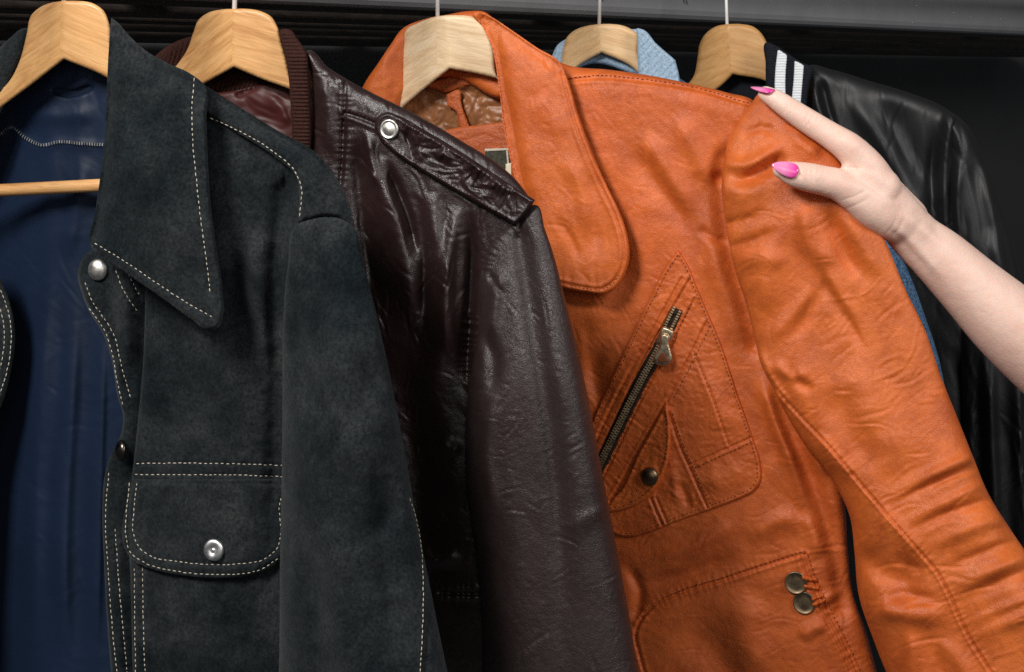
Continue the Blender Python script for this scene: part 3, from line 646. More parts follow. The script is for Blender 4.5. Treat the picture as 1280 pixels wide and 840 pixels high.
hanger(JM, 293, 11, [(292.5, 11, 1), (276, 12), (260, 16), (248, 25), (242, 40), (234, 62), (222, 80), (190, 108), (120, 150, 1), (120, 180, 1), (200, 138), (258, 103), (292.5, 84, 1)],
       [(292.5, 11, 1), (308, 11), (326, 14), (339, 21), (346, 32), (352, 54), (358, 76), (363, 96), (430, 138), (560, 205, 1), (560, 235, 1), (420, 140), (363, 112), (330, 100), (292.5, 84, 1)], None,
       'golden wooden hanger carrying the maroon leather jacket', (*WOOD_A, .62, -.28), wood_seed=1.7)
# ------------------------------------------------------------------ orange leather jacket
R_O = root('leather_jacket', JO.at(547, 80, -60), 'bright orange leather jacket with wide collar and slanted zip pocket', 'jacket')
OM = M['orange']
panel('collar_back', OM, R_O, JO, [(440, 150, 1), (457, 102), (472, 80), (488, 56), (503, 36), (530, 24), (560, 18), (585, 14), (606, 15), (624, 34), (640, 70, 1), (636, 118), (560, 96), (505, 120), (500, 150, 1)],
      base=lambda x, y: -34 + 30*np.clip((510-x)/30, 0, 1), roll=(10, 12), thick=7, extra=lambda x, y, d: 1.5*fbm(x, y, 30, 2))
panel('lining', M['brown_satin'], R_O, JO, [(470, 84, 1), (560, 82), (660, 90, 1), (700, 300, 1), (720, 945, 1), (440, 945, 1), (470, 300)], base=-58, roll=(5, 4), thick=4,
      extra=lambda x, y, d: 7*ridged(x, y, 36, 9, 3, .3, 1.6) + 3*ridged(x, y, 15, 19, 2), folds=[([(560, 112), (585, 104), (625, 92)], 4, 6, 10), ([(575, 115), (585, 140), (590, 160)], 8, 6, 5)], step=1.8)
panel('facing', M['orange_inner'], R_O, JO, [(525, 108, 1), (550, 98), (585, 92), (640, 92, 1), (634, 100), (600, 104), (575, 110), (556, 116), (545, 112)], base=-48, roll=(5, 4), thick=4, extra=lambda x, y, d: 2.4*ridged(x, y, 16, 4), step=1.6)
panel('hanging_loop', M['orange_inner'], R_O, JO, [(558, 118, 1), (575, 113), (577, 128), (584, 150), (590, 165, 1), (576, 160), (570, 140), (559, 132, 1)], base=-44, roll=(4, 3), thick=3, extra=lambda x, y, d: 2*ridged(x, y, 10, 14), step=1.4)
s_ff = panel('facing', M['orange_inner'], R_O, JO, [(540, 166, 1), (575, 159), (600, 156), (645, 150, 1), (690, 330, 1), (540, 330, 1)], base=-38, roll=(5, 4), thick=5,
      extra=lambda x, y, d: 1.5*ridged(x, y, 16, 24, 3, -.2, 2.2), step=1.7)
s_lb = panel('woven_label', plain('dark_green_label', (.05, .05, .035), .9, 400, .4), R_O, JO, [(606, 187, 1), (637, 186, 1), (642, 240, 1), (606, 240, 1)], base=-33, roll=(2, 1), thick=2, step=2)
for ol in ([(606, 186, 1), (638, 185, 1), (638, 188, 1), (606, 189.5, 1)], [(632.5, 188, 1), (635, 188, 1), (640, 240, 1), (637.5, 240, 1)]):
    panel('label_border', M['cream_thread'], s_lb.o, JO, ol, base=-31.5, roll=(1, .6), thick=1.5, step=1.2)
panel('care_tag', plain('cream_tag', (.70, .62, .46), .9, 300, .1), R_O, JO, [(632, 205, 1), (647, 202, 1), (651, 250, 1), (632, 250, 1)], base=-30, roll=(2, 1), thick=1.5, step=2)
panel('torn_tag', plain('cream_tag_scrap', (.66, .5, .28), .9, 300, .3), R_O, JO, [(586, 97), (592, 95), (596, 99), (602, 101), (600, 106), (594, 104), (588, 104)], base=-42, roll=(2, 2), thick=2, step=1.2)
panel('front_panel', M['orange_body'], R_O, JO, [(452, 150, 1), (498, 165), (525, 230), (548, 330), (560, 945, 1), (400, 945, 1), (415, 260)], base=-6, roll=(12, 10), thick=6, extra=lambda x, y, d: 2*ridged(x, y, 46, 161, 3), step=3.5)
def lo(sd, a=2.0, s=46, ang=.6, st=1.6, fine=.55):
    def f(x, y, d):
        amp = .55 + .6*np.clip(.5 + perlin(x/120., y/120., sd+30), 0, 1)
        return a*amp*ridged(x, y, s, sd, 3, ang, st) + fine*ridged(x, y, 11, sd+7, 2) + 2.2*perlin(x/70., y/70., sd+3)
    return f
APX = (848, 312)
seams_ob = [([(706, 101), (745, 97), (800, 101), (870, 112), (940, 132)], 1.7, 3, .5), ([(774, 86), (771, 99)], 1.5, 2.5),
            ([(803, 772), (815, 758), (845, 743), (900, 726), (960, 706), (1006, 692)], 1.4, 3.2, .5), ([(803, 772), (795, 788), (800, 820), (812, 860)], 1.4, 3.2, .4),
            ([(1006, 692), (1016, 722), (1036, 765), (1058, 808), (1076, 850)], 1.4, 3.2, .6), ([(1001, 697), (1008, 722), (1028, 765), (1050, 808), (1068, 850)], 1.6, 2.5, .5)]
folds_ob = [([(785, 175), (815, 220), (845, 262), (868, 300)], 11, 13, -5.5), ([(800, 160), (835, 215), (872, 275)], 12, 12, 6), ([(840, 140), (870, 190), (890, 235)], 16, 12, 6), ([(872, 282), (895, 300), (915, 303)], 6, 6, -5), ([(888, 225), (900, 222), (908, 226)], 8, 8, -5),
            ([(905, 200), (902, 240), (908, 300), (925, 370), (945, 430)], 15, 13, -10, 0), ([(880, 240), (890, 300), (915, 380), (935, 440)], 18, 16, 8), ([(720, 200), (760, 290), (790, 370)], 16, 18, -7), ([(735, 390), (740, 450), (755, 520)], 16, 10, -8),
            ([(770, 330), (745, 400), (725, 470)], 14, 18, 8), ([(960, 470), (985, 540), (1015, 600), (1040, 680), (1052, 760)], 12, 10, -9, 4), ([(945, 450), (965, 520), (990, 580), (1015, 660)], 8, 9, 7), ([(985, 480), (1012, 550), (1035, 610)], 6, 7, 8), ([(950, 470), (975, 540), (1000, 600)], 9, 8, 8),
            ([(800, 700), (850, 690), (930, 650)], 10, 10, 5), ([(790, 735), (850, 720), (930, 690)], 9, 9, -5), ([(930, 680), (975, 650), (1010, 655)], 12, 12, 6), ([(1000, 640), (1018, 670), (1022, 700)], 9, 9, 6),
            ([(1015, 760), (1040, 745), (1058, 735)], 6, 6, 4), ([(1000, 800), (1020, 785), (1035, 790)], 9, 8, 6), ([(850, 780), (900, 820), (930, 870)], 30, 30, -8), ([(950, 740), (930, 790), (960, 850)], 22, 26, 8), ([(780, 700), (800, 740), (792, 780)], 7, 7, -6)]
s_ob = panel('front_panel', M['orange_body'], R_O, JO, [(640, 60, 1), (690, 74), (712, 82), (760, 87), (810, 94), (860, 104), (910, 116), (942, 126), (960, 160), (965, 300), (985, 400), (1010, 480), (1040, 560), (1056, 630), (1060, 690), (1066, 740), (1083, 790), (1100, 850), (1150, 945, 1), (690, 945, 1), (660, 700), (640, 400)],
      base=lambda x, y: 6*np.exp(-((x-830)/130.)**2) - 20*np.clip((950-x)/260 - .45, 0, 1)*np.clip((y-200)/300, 0, 1), roll=(26, 24), puff=80, extra=lo(101, 1.4, 50, .5), folds=folds_ob, seams=seams_ob, step=2.0, creases=make_creases(330, (690, 90, 1090, 850), lambda x, y: (.9 if y < 330 else (-.25 if y > 620 else .9 if x < 800 else .35)), 11, (12, 60), (1.0, 2.1), (.2, .85)))
stitches('stitching', M['dark_thread'], s_ob, [[(706, 98.5), (745, 94.5), (800, 98.5), (870, 109.5), (936, 129)], [(806, 764), (818, 755), (847, 740), (900, 723), (960, 703), (1004, 689)], [(1010, 694), (1020, 722), (1040, 765), (1062, 808), (1080, 850)]], L=3.4, gap=2.2, w=.6, up=.2)
# patch pocket with its parts, each lying on the chest
s_pk = panel('pocket', M['orange_body'], R_O, JO, [(848, 312, 1), (836, 326), (812, 372), (785, 428), (758, 484), (738, 530), (715, 590, 1), (735, 640), (755, 660), (772, 670), (788, 672), (805, 668), (850, 651), (890, 637), (928, 622), (944, 613), (951, 600), (951, 580), (942, 550), (922, 492), (902, 432), (874, 366), (857, 326)],
      base=lambda x, y: s_ob.h(x, y) + 4.5, roll=(4, 4), thick=4, creases=make_creases(240, (735, 320, 955, 670), lambda x, y: (-.45 if x > 800 else -.2), 13, (8, 26), (1.0, 1.7), (.22, .7), .6), extra=lambda x, y, d: .8*ridged(x, y, 26, 131, 3, -.4, 1.4) + .8*ridged(x, y, 10, 133, 2) + .9*np.exp(-((d-3)/2.)**2), step=1.7,
      seams=[([(862, 349), (836, 394), (800, 460), (760, 545), (735, 600)], 1.25, 2.4, .25), ([(852, 348), (828, 392), (792, 455), (752, 535), (735, 575)], 1.4, 2.2, .2), ([(868, 374), (845, 420), (806, 490), (762, 580), (745, 615)], 1.25, 2.4, .25),
             ([(883, 403), (860, 450), (834, 500), (800, 560), (760, 632)], 1.25, 2.4, .25), ([(836, 516), (850, 558), (866, 594), (884, 634)], 1.25, 2.4, .25), ([(864, 581), (900, 565), (940, 547)], 1.25, 2.4, .25),
             ([(867, 440), (890, 496), (911, 556)], 1.2, 1.6, .3), ([(814, 624), (828, 657)], 1.4, 2.5), ([(820, 622), (834, 655)], 1.4, 2)],
      folds=[([(850, 600), (858, 625), (866, 640)], 5, 6, -3), ([(870, 590), (900, 600), (935, 580)], 16, 14, 4), ([(838, 560), (842, 600), (850, 640)], 7, 6, 2.5), ([(880, 450), (895, 510), (905, 545)], 12, 14, 4)])
stitches('stitching', M['dark_thread'], s_pk, [[(848, 318), (838, 333), (815, 376), (788, 432), (762, 488), (742, 534)], [(848, 318), (856, 332), (872, 370), (898, 432), (918, 492), (938, 550), (946, 580), (946, 598), (940, 609), (925, 617), (888, 632), (848, 646), (803, 663), (786, 667), (772, 664)],
      [(867, 440), (890, 496), (911, 556)], [(889, 405), (866, 452), (842, 498)], [(865, 377), (842, 423), (803, 493), (759, 583)], [(866, 586), (902, 570), (940, 552)], [(840, 516), (854, 556), (870, 592), (888, 630)]], L=3.4, gap=2.0, w=.6, up=.15)
s_pf = panel('pocket_flap', OM, R_O, JO, [(834, 499, 1), (838, 528), (838, 560), (832, 588), (819, 612), (800, 629), (780, 638), (760, 641), (735, 636, 1), (765, 622), (800, 560)],
      base=lambda x, y: s_pk.h(x, y) + 4.0 + 2.5*ss(((x-800)*.86 + (y-560)*.5)/34), roll=(4, 5), thick=6, extra=lambda x, y, d: 1.1*ridged(x, y, 14, 141, 2) + 1.0*np.exp(-((d-3)/2.)**2), step=1.6)
stitches('stitching', M['dark_thread'], s_pf, [[(832, 512), (834, 540), (833, 562), (827, 586), (815, 608), (797, 624), (778, 633), (758, 636)]], L=3.4, gap=2.0, w=.6, up=.15)
snap(s_pf, 812.5, 595.5, 11.5, metal('aged_bronze', (.17, .115, .07), .4), 'dome')
# zip: tape, teeth, slider, pull
zc = np.array([(847, 386), (838, 404), (826, 430), (800, 478), (774, 530), (750, 580), (738, 606)], float)
zi = panel('zip_tape', plain('brown_zip_tape', (.030, .014, .009), .9, 400, .3), R_O, JO, [(841, 383, 1), (854, 388, 1), (846, 408), (834, 436), (808, 484), (782, 536), (758, 585), (742, 616, 1), (731, 609, 1), (744, 577), (767, 527), (792, 475), (818, 427), (831, 402)],
      base=lambda x, y: s_pk.h(x, y) + .8, roll=(2, 1.2), thick=2.5, step=1.6)
V = []; Fc = []; zp = spline([tuple(p) for p in zc], False, 3.4); hz = zi.h(zp[:, 0], zp[:, 1])
for i in range(len(zp)-1):
    t = zp[i+1]-zp[i]; t = t/np.linalg.norm(t); nrm = np.array([-t[1], t[0]])
    opening = 4.4 if zp[i][1] < 410 else 1.7
    for sd in (-1, 1):
        q = zp[i] + nrm*sd*opening + t*(0 if sd > 0 else 1.7)
        c = JO.at(*q, hz[i] + 2.2); ux = (JO.u*t[0] - np.array([0, 0, 1])*t[1])*.00062; uy = (JO.u*nrm[0] - np.array([0, 0, 1])*nrm[1])*(.0016 if opening < 3 else .0011)
        box_geo(V, Fc, c, ux, uy, JO.n*.0011)
tt = mesh_obj('zip_teeth', V, Fc, M['zip_dark'], zi.o, False); tt['kind'] = 'stuff'
hs = float(zi.h(np.array([830.]), np.array([418.]))[0])
panel('zip_slider', M['brass'], zi.o, JO, [(829, 408), (836, 410), (842, 414), (839, 426), (834, 434), (826, 434), (821, 429), (824, 418)], base=hs + 8, roll=(3, 3), thick=8, step=1.3)
pull = panel('zip_pull', M['brass'], zi.o, JO, [(826, 419), (831, 417), (836, 420), (836, 429), (839, 440), (840, 450), (835, 456), (826, 457), (818, 454), (816, 449), (821, 440), (825, 430)], base=hs + 12, roll=(2.5, 2.5), thick=3.5, step=1.2)
panel('pull_hole', plain('pull_hole_dark', (.16, .04, .012), .8, 300, .2), zi.o, JO, [(828, 441), (833, 446), (834, 451), (827, 453), (822, 451), (824, 446)], base=hs + 12.4, roll=(1, .4), thick=2, step=1.2)
for (x, y) in ((995, 728), (1005.5, 753)):
    snap(s_ob, x, y, 14, M['bronze'], 'flat', tilt=(.05, .05))
for (x0, y0, x1, y1) in ((1002, 722, 1022, 726), (1004, 733, 1024, 736), (1014, 749, 1030, 744), (1014, 757, 1032, 750)):
    panel('button_tab', OM, R_O, JO, [(x0, y0-3, 1), (x1, y1-3, 1), (x1, y1+3, 1), (x0, y0+3, 1)], base=lambda x, y: s_ob.h(x, y) + 4, roll=(3, 4), thick=5, extra=lambda x, y, d: .8*ridged(x, y, 8, 3), step=1.4)
folds_os = [([(975, 214), (1010, 224), (1045, 236)], 14, 16, -5), ([(1050, 262), (1075, 300), (1105, 350)], 9, 12, 5), ([(1035, 256), (1048, 300), (1070, 350)], 9, 9, -5), ([(1010, 248), (1005, 290), (1012, 330)], 10, 10, 4), ([(908, 224), (928, 226), (952, 214), (985, 190)], 8, 9, -12), ([(912, 205), (930, 206), (955, 196), (985, 175)], 9, 9, 8, 2), ([(905, 236), (940, 238), (985, 222)], 14, 14, 5, 2), ([(925, 170), (950, 160), (975, 165)], 6, 6, -4), ([(985, 150), (1000, 175), (1030, 195)], 12, 12, 7),
            ([(906, 280), (930, 275), (965, 258)], 6, 8, -4, 2), ([(911, 310), (940, 301), (985, 280)], 6, 9, -4, 2), ([(915, 330), (950, 322), (990, 330)], 12, 12, 5), ([(955, 432), (985, 400), (1020, 355)], 8, 8, 4), ([(985, 432), (1010, 395), (1035, 345)], 8, 9, -3.5),
            ([(1018, 325), (1036, 362), (1062, 402), (1085, 445)], 5, 10, -4.5), ([(1030, 330), (1050, 365), (1075, 405)], 8, 8, 3), ([(1000, 250), (1015, 300), (1045, 340)], 16, 14, 7), ([(1030, 255), (1060, 320), (1090, 360)], 12, 12, -5), ([(985, 250), (960, 330), (955, 400)], 22, 22, 7),
            ([(945, 430), (960, 470), (985, 515)], 8, 9, 9), ([(960, 450), (990, 470), (1015, 465)], 8, 8, 6), ([(985, 455), (1000, 478), (1020, 490)], 7, 7, -5), ([(1020, 540), (1040, 570), (1068, 600)], 9, 9, 7), ([(1030, 480), (1060, 540), (1100, 590)], 22, 20, -5), ([(1060, 440), (1090, 520), (1130, 590)], 26, 26, 7),
            ([(1108, 634), (1145, 614), (1200, 588), (1235, 575)], 4, 7, -5, 4), ([(1110, 622), (1150, 600), (1225, 565)], 7, 8, 5, 4), ([(1122, 657), (1165, 636), (1240, 600)], 6, 7, 4, 4), ([(1128, 668), (1175, 645), (1255, 618)], 5, 8, -5, 4),
            ([(1150, 690), (1210, 662), (1270, 640)], 9, 9, 5, 4), ([(1172, 715), (1225, 692), (1280, 672)], 6, 10, -5, 4), ([(1190, 752), (1245, 728), (1310, 700)], 6, 11, -6, 4), ([(1186, 738), (1235, 716), (1295, 690)], 8, 8, 5, 4), ([(1210, 800), (1262, 778), (1330, 755)], 8, 9, 5, 4), ([(1205, 782), (1250, 762), (1320, 735)], 6, 6, 3, 4),
            ([(1070, 680), (1105, 715), (1160, 735)], 20, 16, -12), ([(1092, 636), (1125, 664), (1150, 700)], 10, 11, 6), ([(1112, 690), (1138, 707), (1160, 712)], 6, 9, -4), ([(1080, 762), (1130, 768), (1190, 772)], 13, 12, 8), ([(1125, 775), (1138, 800), (1140, 860)], 10, 11, 6, 4), ([(1095, 748), (1130, 743), (1180, 752)], 7, 10, -5), ([(1160, 790), (1172, 815), (1176, 860)], 8, 9, -4, 4), ([(1160, 800), (1195, 822), (1220, 870)], 12, 12, 5)]
s_os = panel('sleeve', OM, R_O, JO, [(940, 128), (950, 116), (966, 119), (992, 138), (1028, 166), (1052, 205), (1080, 250), (1106, 300), (1132, 362), (1156, 412), (1176, 470), (1196, 520), (1216, 570), (1236, 618), (1262, 660), (1292, 704), (1345, 800), (1400, 945, 1), (1165, 945, 1), (1112, 850), (1092, 800), (1073, 742), (1068, 690), (1062, 645), (1040, 600), (1010, 562), (985, 522), (966, 485), (950, 452), (944, 425), (934, 385), (918, 335), (908, 285), (902, 235), (904, 205), (912, 172), (924, 148)],
      base=lambda x, y: 40 - 26*ss((260-y)/150) + 22*ss((y-400)/280), roll=(46, lambda x, y: 16 + 34*ss((y-400)/270)), puff=30, extra=lo(151, 1.5, 62, -.5, 1.5), folds=folds_os, step=2.0, creases=make_creases(300, (900, 110, 1310, 860), lambda x, y: (-.35 if y < 330 else -.75 if y < 460 else -.4), 12, (14, 85), (1.0, 2.8), (.25, 1.1), .4),
      seams=[([(958, 468), (975, 492), (1000, 520), (1040, 562), (1080, 610), (1115, 650), (1150, 690), (1172, 716), (1186, 742), (1208, 790), (1245, 850)], 1.3, 3.2, .5)])
s_oc = panel('collar', OM, R_O, JO, [(592, 16), (602, 15), (614, 21), (640, 38), (672, 60), (699, 77), (709, 98), (722, 140), (740, 190), (760, 235), (775, 266), (785, 298), (787, 320), (780, 345), (768, 362), (755, 368), (735, 366), (700, 359), (680, 350), (662, 300), (648, 240), (638, 200), (630, 160), (623, 105), (615, 60), (604, 35)],
      base=lambda x, y: 26 + 10*np.clip((y-60)/200, 0, 1), roll=(6, 6), thick=7, step=1.9,
      creases=make_creases(70, (600, 20, 790, 365), 1.1, 14, (12, 50), (1.2, 2.4), (.3, .9)), extra=lambda x, y, d: .9*ridged(x, y, 48, 121, 3, 1.2, 1.6) + .5*ridged(x, y, 12, 123, 2) + 2.4*perlin(x/60., y/70., 5) + 1.0*np.sin(x/2.2 + 1.2*np.sin(x/7))*np.exp(-((y-352)/14.)**2)*np.clip((762-x)/20, 0, 1),
      folds=[([(610, 40), (626, 120), (640, 200), (662, 290)], 12, 20, -14, 0), ([(615, 22), (660, 56), (700, 84)], 9, 12, -8, 0), ([(735, 200), (745, 260), (748, 330)], 18, 14, -6), ([(700, 190), (728, 240), (738, 300)], 16, 10, 6), ([(695, 270), (715, 300), (725, 330)], 5, 6, -4), ([(665, 120), (690, 150), (715, 170)], 16, 14, 4)],
      seams=[([(702, 90), (715, 142), (733, 192), (753, 237), (768, 268), (778, 300), (780, 320), (773, 343), (762, 356), (752, 361), (735, 360), (700, 353)], 1.4, 2.6)])
stitches('stitching', M['dark_thread'], s_oc, [[(775, 343), (764, 356), (752, 362), (735, 361), (700, 354)]], L=3.2, gap=2.0, w=.55, up=.1)
hanger(JO, 547, 20, [(557, 19, 1), (540, 22), (522, 29), (508, 37), (504, 55), (501, 85), (499, 110), (495, 135), (450, 170), (380, 205, 1), (380, 235, 1), (450, 190), (508, 130), (540, 103), (562, 86, 1)],
       [(557, 19, 1), (572, 19), (590, 21), (600, 27), (608, 40), (615, 60), (622, 97), (690, 120), (800, 150), (900, 185, 1), (900, 210, 1), (780, 165), (690, 128), (624, 99), (590, 91), (562, 86, 1)], None,
       'whitish raw wooden hanger carrying the orange leather jacket', (*WOOD_B, .5, -.2), wood_seed=2.9)

# ------------------------------------------------------------------ blue denim jacket
R_D = root('denim_jacket', JD.at(749, 80, -40), 'faded blue denim jacket hanging behind the orange leather jacket', 'jacket')
dn = lambda x, y, d: 2*ridged(x, y, 40, 5, 2)
panel('collar_back', M['denim_light'], R_D, JD, [(684, 95, 1), (690, 70), (697, 56), (707, 49), (740, 40), (798, 36, 1), (800, 96, 1), (740, 80), (704, 92)], base=-30, roll=(6, 6), thick=6, extra=dn)
s_dc = panel('collar', M['denim_light'], R_D, JD, [(796, 35, 1), (804, 37), (820, 54), (844, 75, 1), (848, 90), (852, 140, 1), (805, 140, 1), (798, 90)], base=4, roll=(4, 4), thick=6, extra=lambda x, y, d: .7*np.sin((x+y)/1.6))
stitches('stitching', M['cream_thread'], s_dc, [[(803, 41), (818, 58), (838, 75)]], L=2.6, gap=1.6, w=.5)
panel('front_panel', M['denim'], R_D, JD, [(846, 96), (880, 118), (940, 140), (985, 160), (950, 300), (900, 500), (880, 945, 1), (620, 945, 1), (640, 300), (690, 120), (740, 100)], base=-8, roll=(16, 14), puff=60, extra=dn, step=3.5)
s_ds = panel('sleeve', M['denim'], R_D, JD, [(985, 150), (1030, 165), (1075, 220), (1108, 285), (1138, 345), (1158, 400), (1174, 450), (1184, 500), (1196, 570), (1225, 945, 1), (1160, 945, 1), (1135, 600), (1122, 450), (1085, 320), (1020, 230)], base=10, roll=(46, 34), puff=36, extra=lambda x, y, d: 2*ridged(x, y, 40, 5, 2) + .8*np.sin((x + y*.45)/1.9), step=1.8,
      seams=[([(1075, 240), (1110, 320), (1140, 400), (1158, 470), (1168, 540)], 2, 4, .6)])
hanger(JD, 749, 30, [(750, 30, 1), (735, 32), (720, 37), (709, 46), (704, 60), (700, 80), (670, 110), (620, 150, 1), (620, 175, 1), (690, 120), (724, 82), (752, 66, 1)],
       [(750, 30, 1), (765, 30), (782, 33), (796, 42), (799, 70), (820, 100), (960, 165, 1), (960, 185, 1), (820, 120), (790, 84), (752, 66, 1)], None,
       'pale wooden hanger carrying the blue denim jacket', ((.58, .34, .15), (.68, .43, .21), (.74, .5, .27), .5, -.3), wood_seed=4.1)

# ------------------------------------------------------------------ black satin bomber jacket
R_B = root('bomber_jacket', JB.at(909, 80, -40), 'shiny black satin bomber jacket with white striped knit collar', 'jacket')
bx = lambda sd: (lambda x, y, d: 2.6*ridged(x, y, 60, sd, 2, 1.3, 2.4) + 3*perlin(x/40., y/160., sd))
s_bb = panel('front_panel', M['bomber'], R_B, JB, [(1010, 82), (1040, 87), (1090, 102), (1140, 117), (1180, 134), (1202, 152), (1215, 200), (1215, 400), (1225, 945, 1), (880, 945, 1), (900, 300), (960, 180), (1003, 130)], base=0, roll=(20, 18), puff=80, extra=bx(171), step=2.2, creases=make_creases(150, (1000, 85, 1220, 620), 1.35, 21, (40, 150), (1.5, 3.6), (.25, 1.1), .2),
      folds=[([(1014, 90), (1022, 130), (1036, 170), (1050, 210)], 5, 7, 12), ([(1026, 92), (1034, 130), (1046, 170)], 4, 5, -9), ([(1050, 110), (1085, 150), (1130, 220), (1160, 300)], 16, 14, 12), ([(1100, 120), (1130, 180), (1165, 250)], 20, 20, -9), ([(1190, 145), (1182, 190), (1180, 260), (1185, 330)], 7, 9, 12, 2), ([(1170, 150), (1165, 220), (1168, 320)], 10, 8, -10),
             ([(1200, 400), (1218, 440), (1222, 540)], 9, 7, 13), ([(1190, 430), (1205, 480), (1208, 560)], 8, 8, -10)])
panel('sleeve', M['bomber'], R_B, JB, [(1186, 140), (1206, 153), (1226, 190), (1245, 238), (1262, 290), (1275, 340), (1286, 400), (1298, 500), (1312, 700), (1330, 945, 1), (1200, 945, 1), (1205, 700), (1200, 500), (1196, 400), (1190, 320), (1184, 260), (1183, 200)], base=14, roll=(34, 30), puff=40, extra=bx(181), step=2.2, creases=make_creases(110, (1185, 140, 1310, 760), 1.45, 22, (40, 160), (1.5, 3.6), (.25, 1.1), .15),
      folds=[([(1200, 190), (1196, 250), (1200, 330)], 6, 7, 9), ([(1210, 180), (1225, 240), (1245, 320)], 10, 10, -8), ([(1225, 200), (1240, 280), (1262, 380)], 8, 9, 7), ([(1235, 420), (1240, 560), (1250, 760)], 8, 9, 9), ([(1222, 400), (1226, 560), (1230, 760)], 6, 8, -8), ([(1270, 420), (1276, 560), (1285, 760)], 8, 9, 8)])
rb = lambda x, y, d: .75*np.cos(6.283*y/3.3)
s_bc = panel('collar', M['black_knit'], R_B, JB, [(959, 53), (968, 56), (984, 66), (1002, 78), (1016, 85), (1012, 105), (1008, 135), (1004, 180, 1), (962, 180, 1), (958, 120), (957, 80)], base=22, roll=(6, 6), thick=10, extra=rb, step=1.1)
for ol in ([(972, 62, 1), (977, 64), (984, 69, 1), (982, 95), (982, 120), (984, 170, 1), (971, 170, 1), (968, 115), (969, 88)], [(993, 76, 1), (999, 78), (1005, 82, 1), (1003, 105), (1001, 130), (1000, 170, 1), (989, 170, 1), (990, 120), (992, 98)]):
    panel('collar_stripe', M['white_knit'], s_bc.o, JB, ol, base=lambda x, y: s_bc.h(x, y) + .8, roll=(1.5, 1.0), thick=2, step=1.1)
panel('collar_back', M['black_knit'], R_B, JB, [(870, 150, 1), (884, 92), (905, 70), (960, 54, 1), (960, 130, 1), (900, 130, 1)], base=-40, roll=(8, 8), thick=8)
panel('lining', M['black'], R_B, JB, [(880, 95, 1), (965, 90, 1), (1000, 300, 1), (880, 300, 1)], base=-46, roll=(5, 4), thick=4, step=4)
hanger(JB, 909, 30, [(910, 30, 1), (895, 33), (882, 42), (875, 54), (872, 72), (867, 95), (840, 120), (790, 150, 1), (790, 180, 1), (860, 135), (905, 104), (916, 93, 1)],
       [(910, 30, 1), (926, 30), (943, 34), (952, 42), (959, 55), (961, 80), (990, 115), (1110, 175, 1), (1110, 195, 1), (990, 130), (962, 104), (916, 93, 1)], None,
       'honey brown wooden hanger carrying the black satin bomber', ((.46, .22, .07), (.55, .29, .10), (.62, .35, .14), .5, -.3), wood_seed=5.3)

# ------------------------------------------------------------------ the hand and forearm
def skin_mat():
    m, nt, b, tc = nodes('skin'); L = nt.links
    n = N(nt, 'ShaderNodeTexNoise', Scale=35.0, Detail=5.0, Roughness=.6); L.new(tc.outputs['Object'], n.inputs['Vector'])
    L.new(ramp(nt, n.outputs[0], (.76, .50, .405), (.83, .595, .495)), b.inputs['Base Color'])
    b.inputs['Subsurface Weight'].default_value = .25; b.inputs['Subsurface Radius'].default_value = (1, .35, .2); b.inputs['Subsurface Scale'].default_value = .004
    b.inputs['Roughness'].default_value = .5; b.inputs['Specular IOR Level'].default_value = .35
    v = N(nt, 'ShaderNodeTexVoronoi', Scale=900.0); L.new(tc.outputs['Object'], v.inputs['Vector'])
    n3 = N(nt, 'ShaderNodeTexNoise', Scale=260.0, Detail=5.0); L.new(tc.outputs['Object'], n3.inputs['Vector'])
    ad = N(nt, 'ShaderNodeMath', operation='MULTIPLY_ADD'); ad.inputs[1].default_value = .35; L.new(v.outputs['Distance'], ad.inputs[0]); L.new(n3.outputs[0], ad.inputs[2])
    bp = N(nt, 'ShaderNodeBump', Strength=.3, Distance=.0009); L.new(ad.outputs[0], bp.inputs['Height']); L.new(bp.outputs[0], b.inputs['Normal'])
    return m
R_P = root('person', unproject(1420, 540, 1.27), 'bare forearm and hand with pink nails holding the orange jacket shoulder', 'person')
HV, HF = [], []
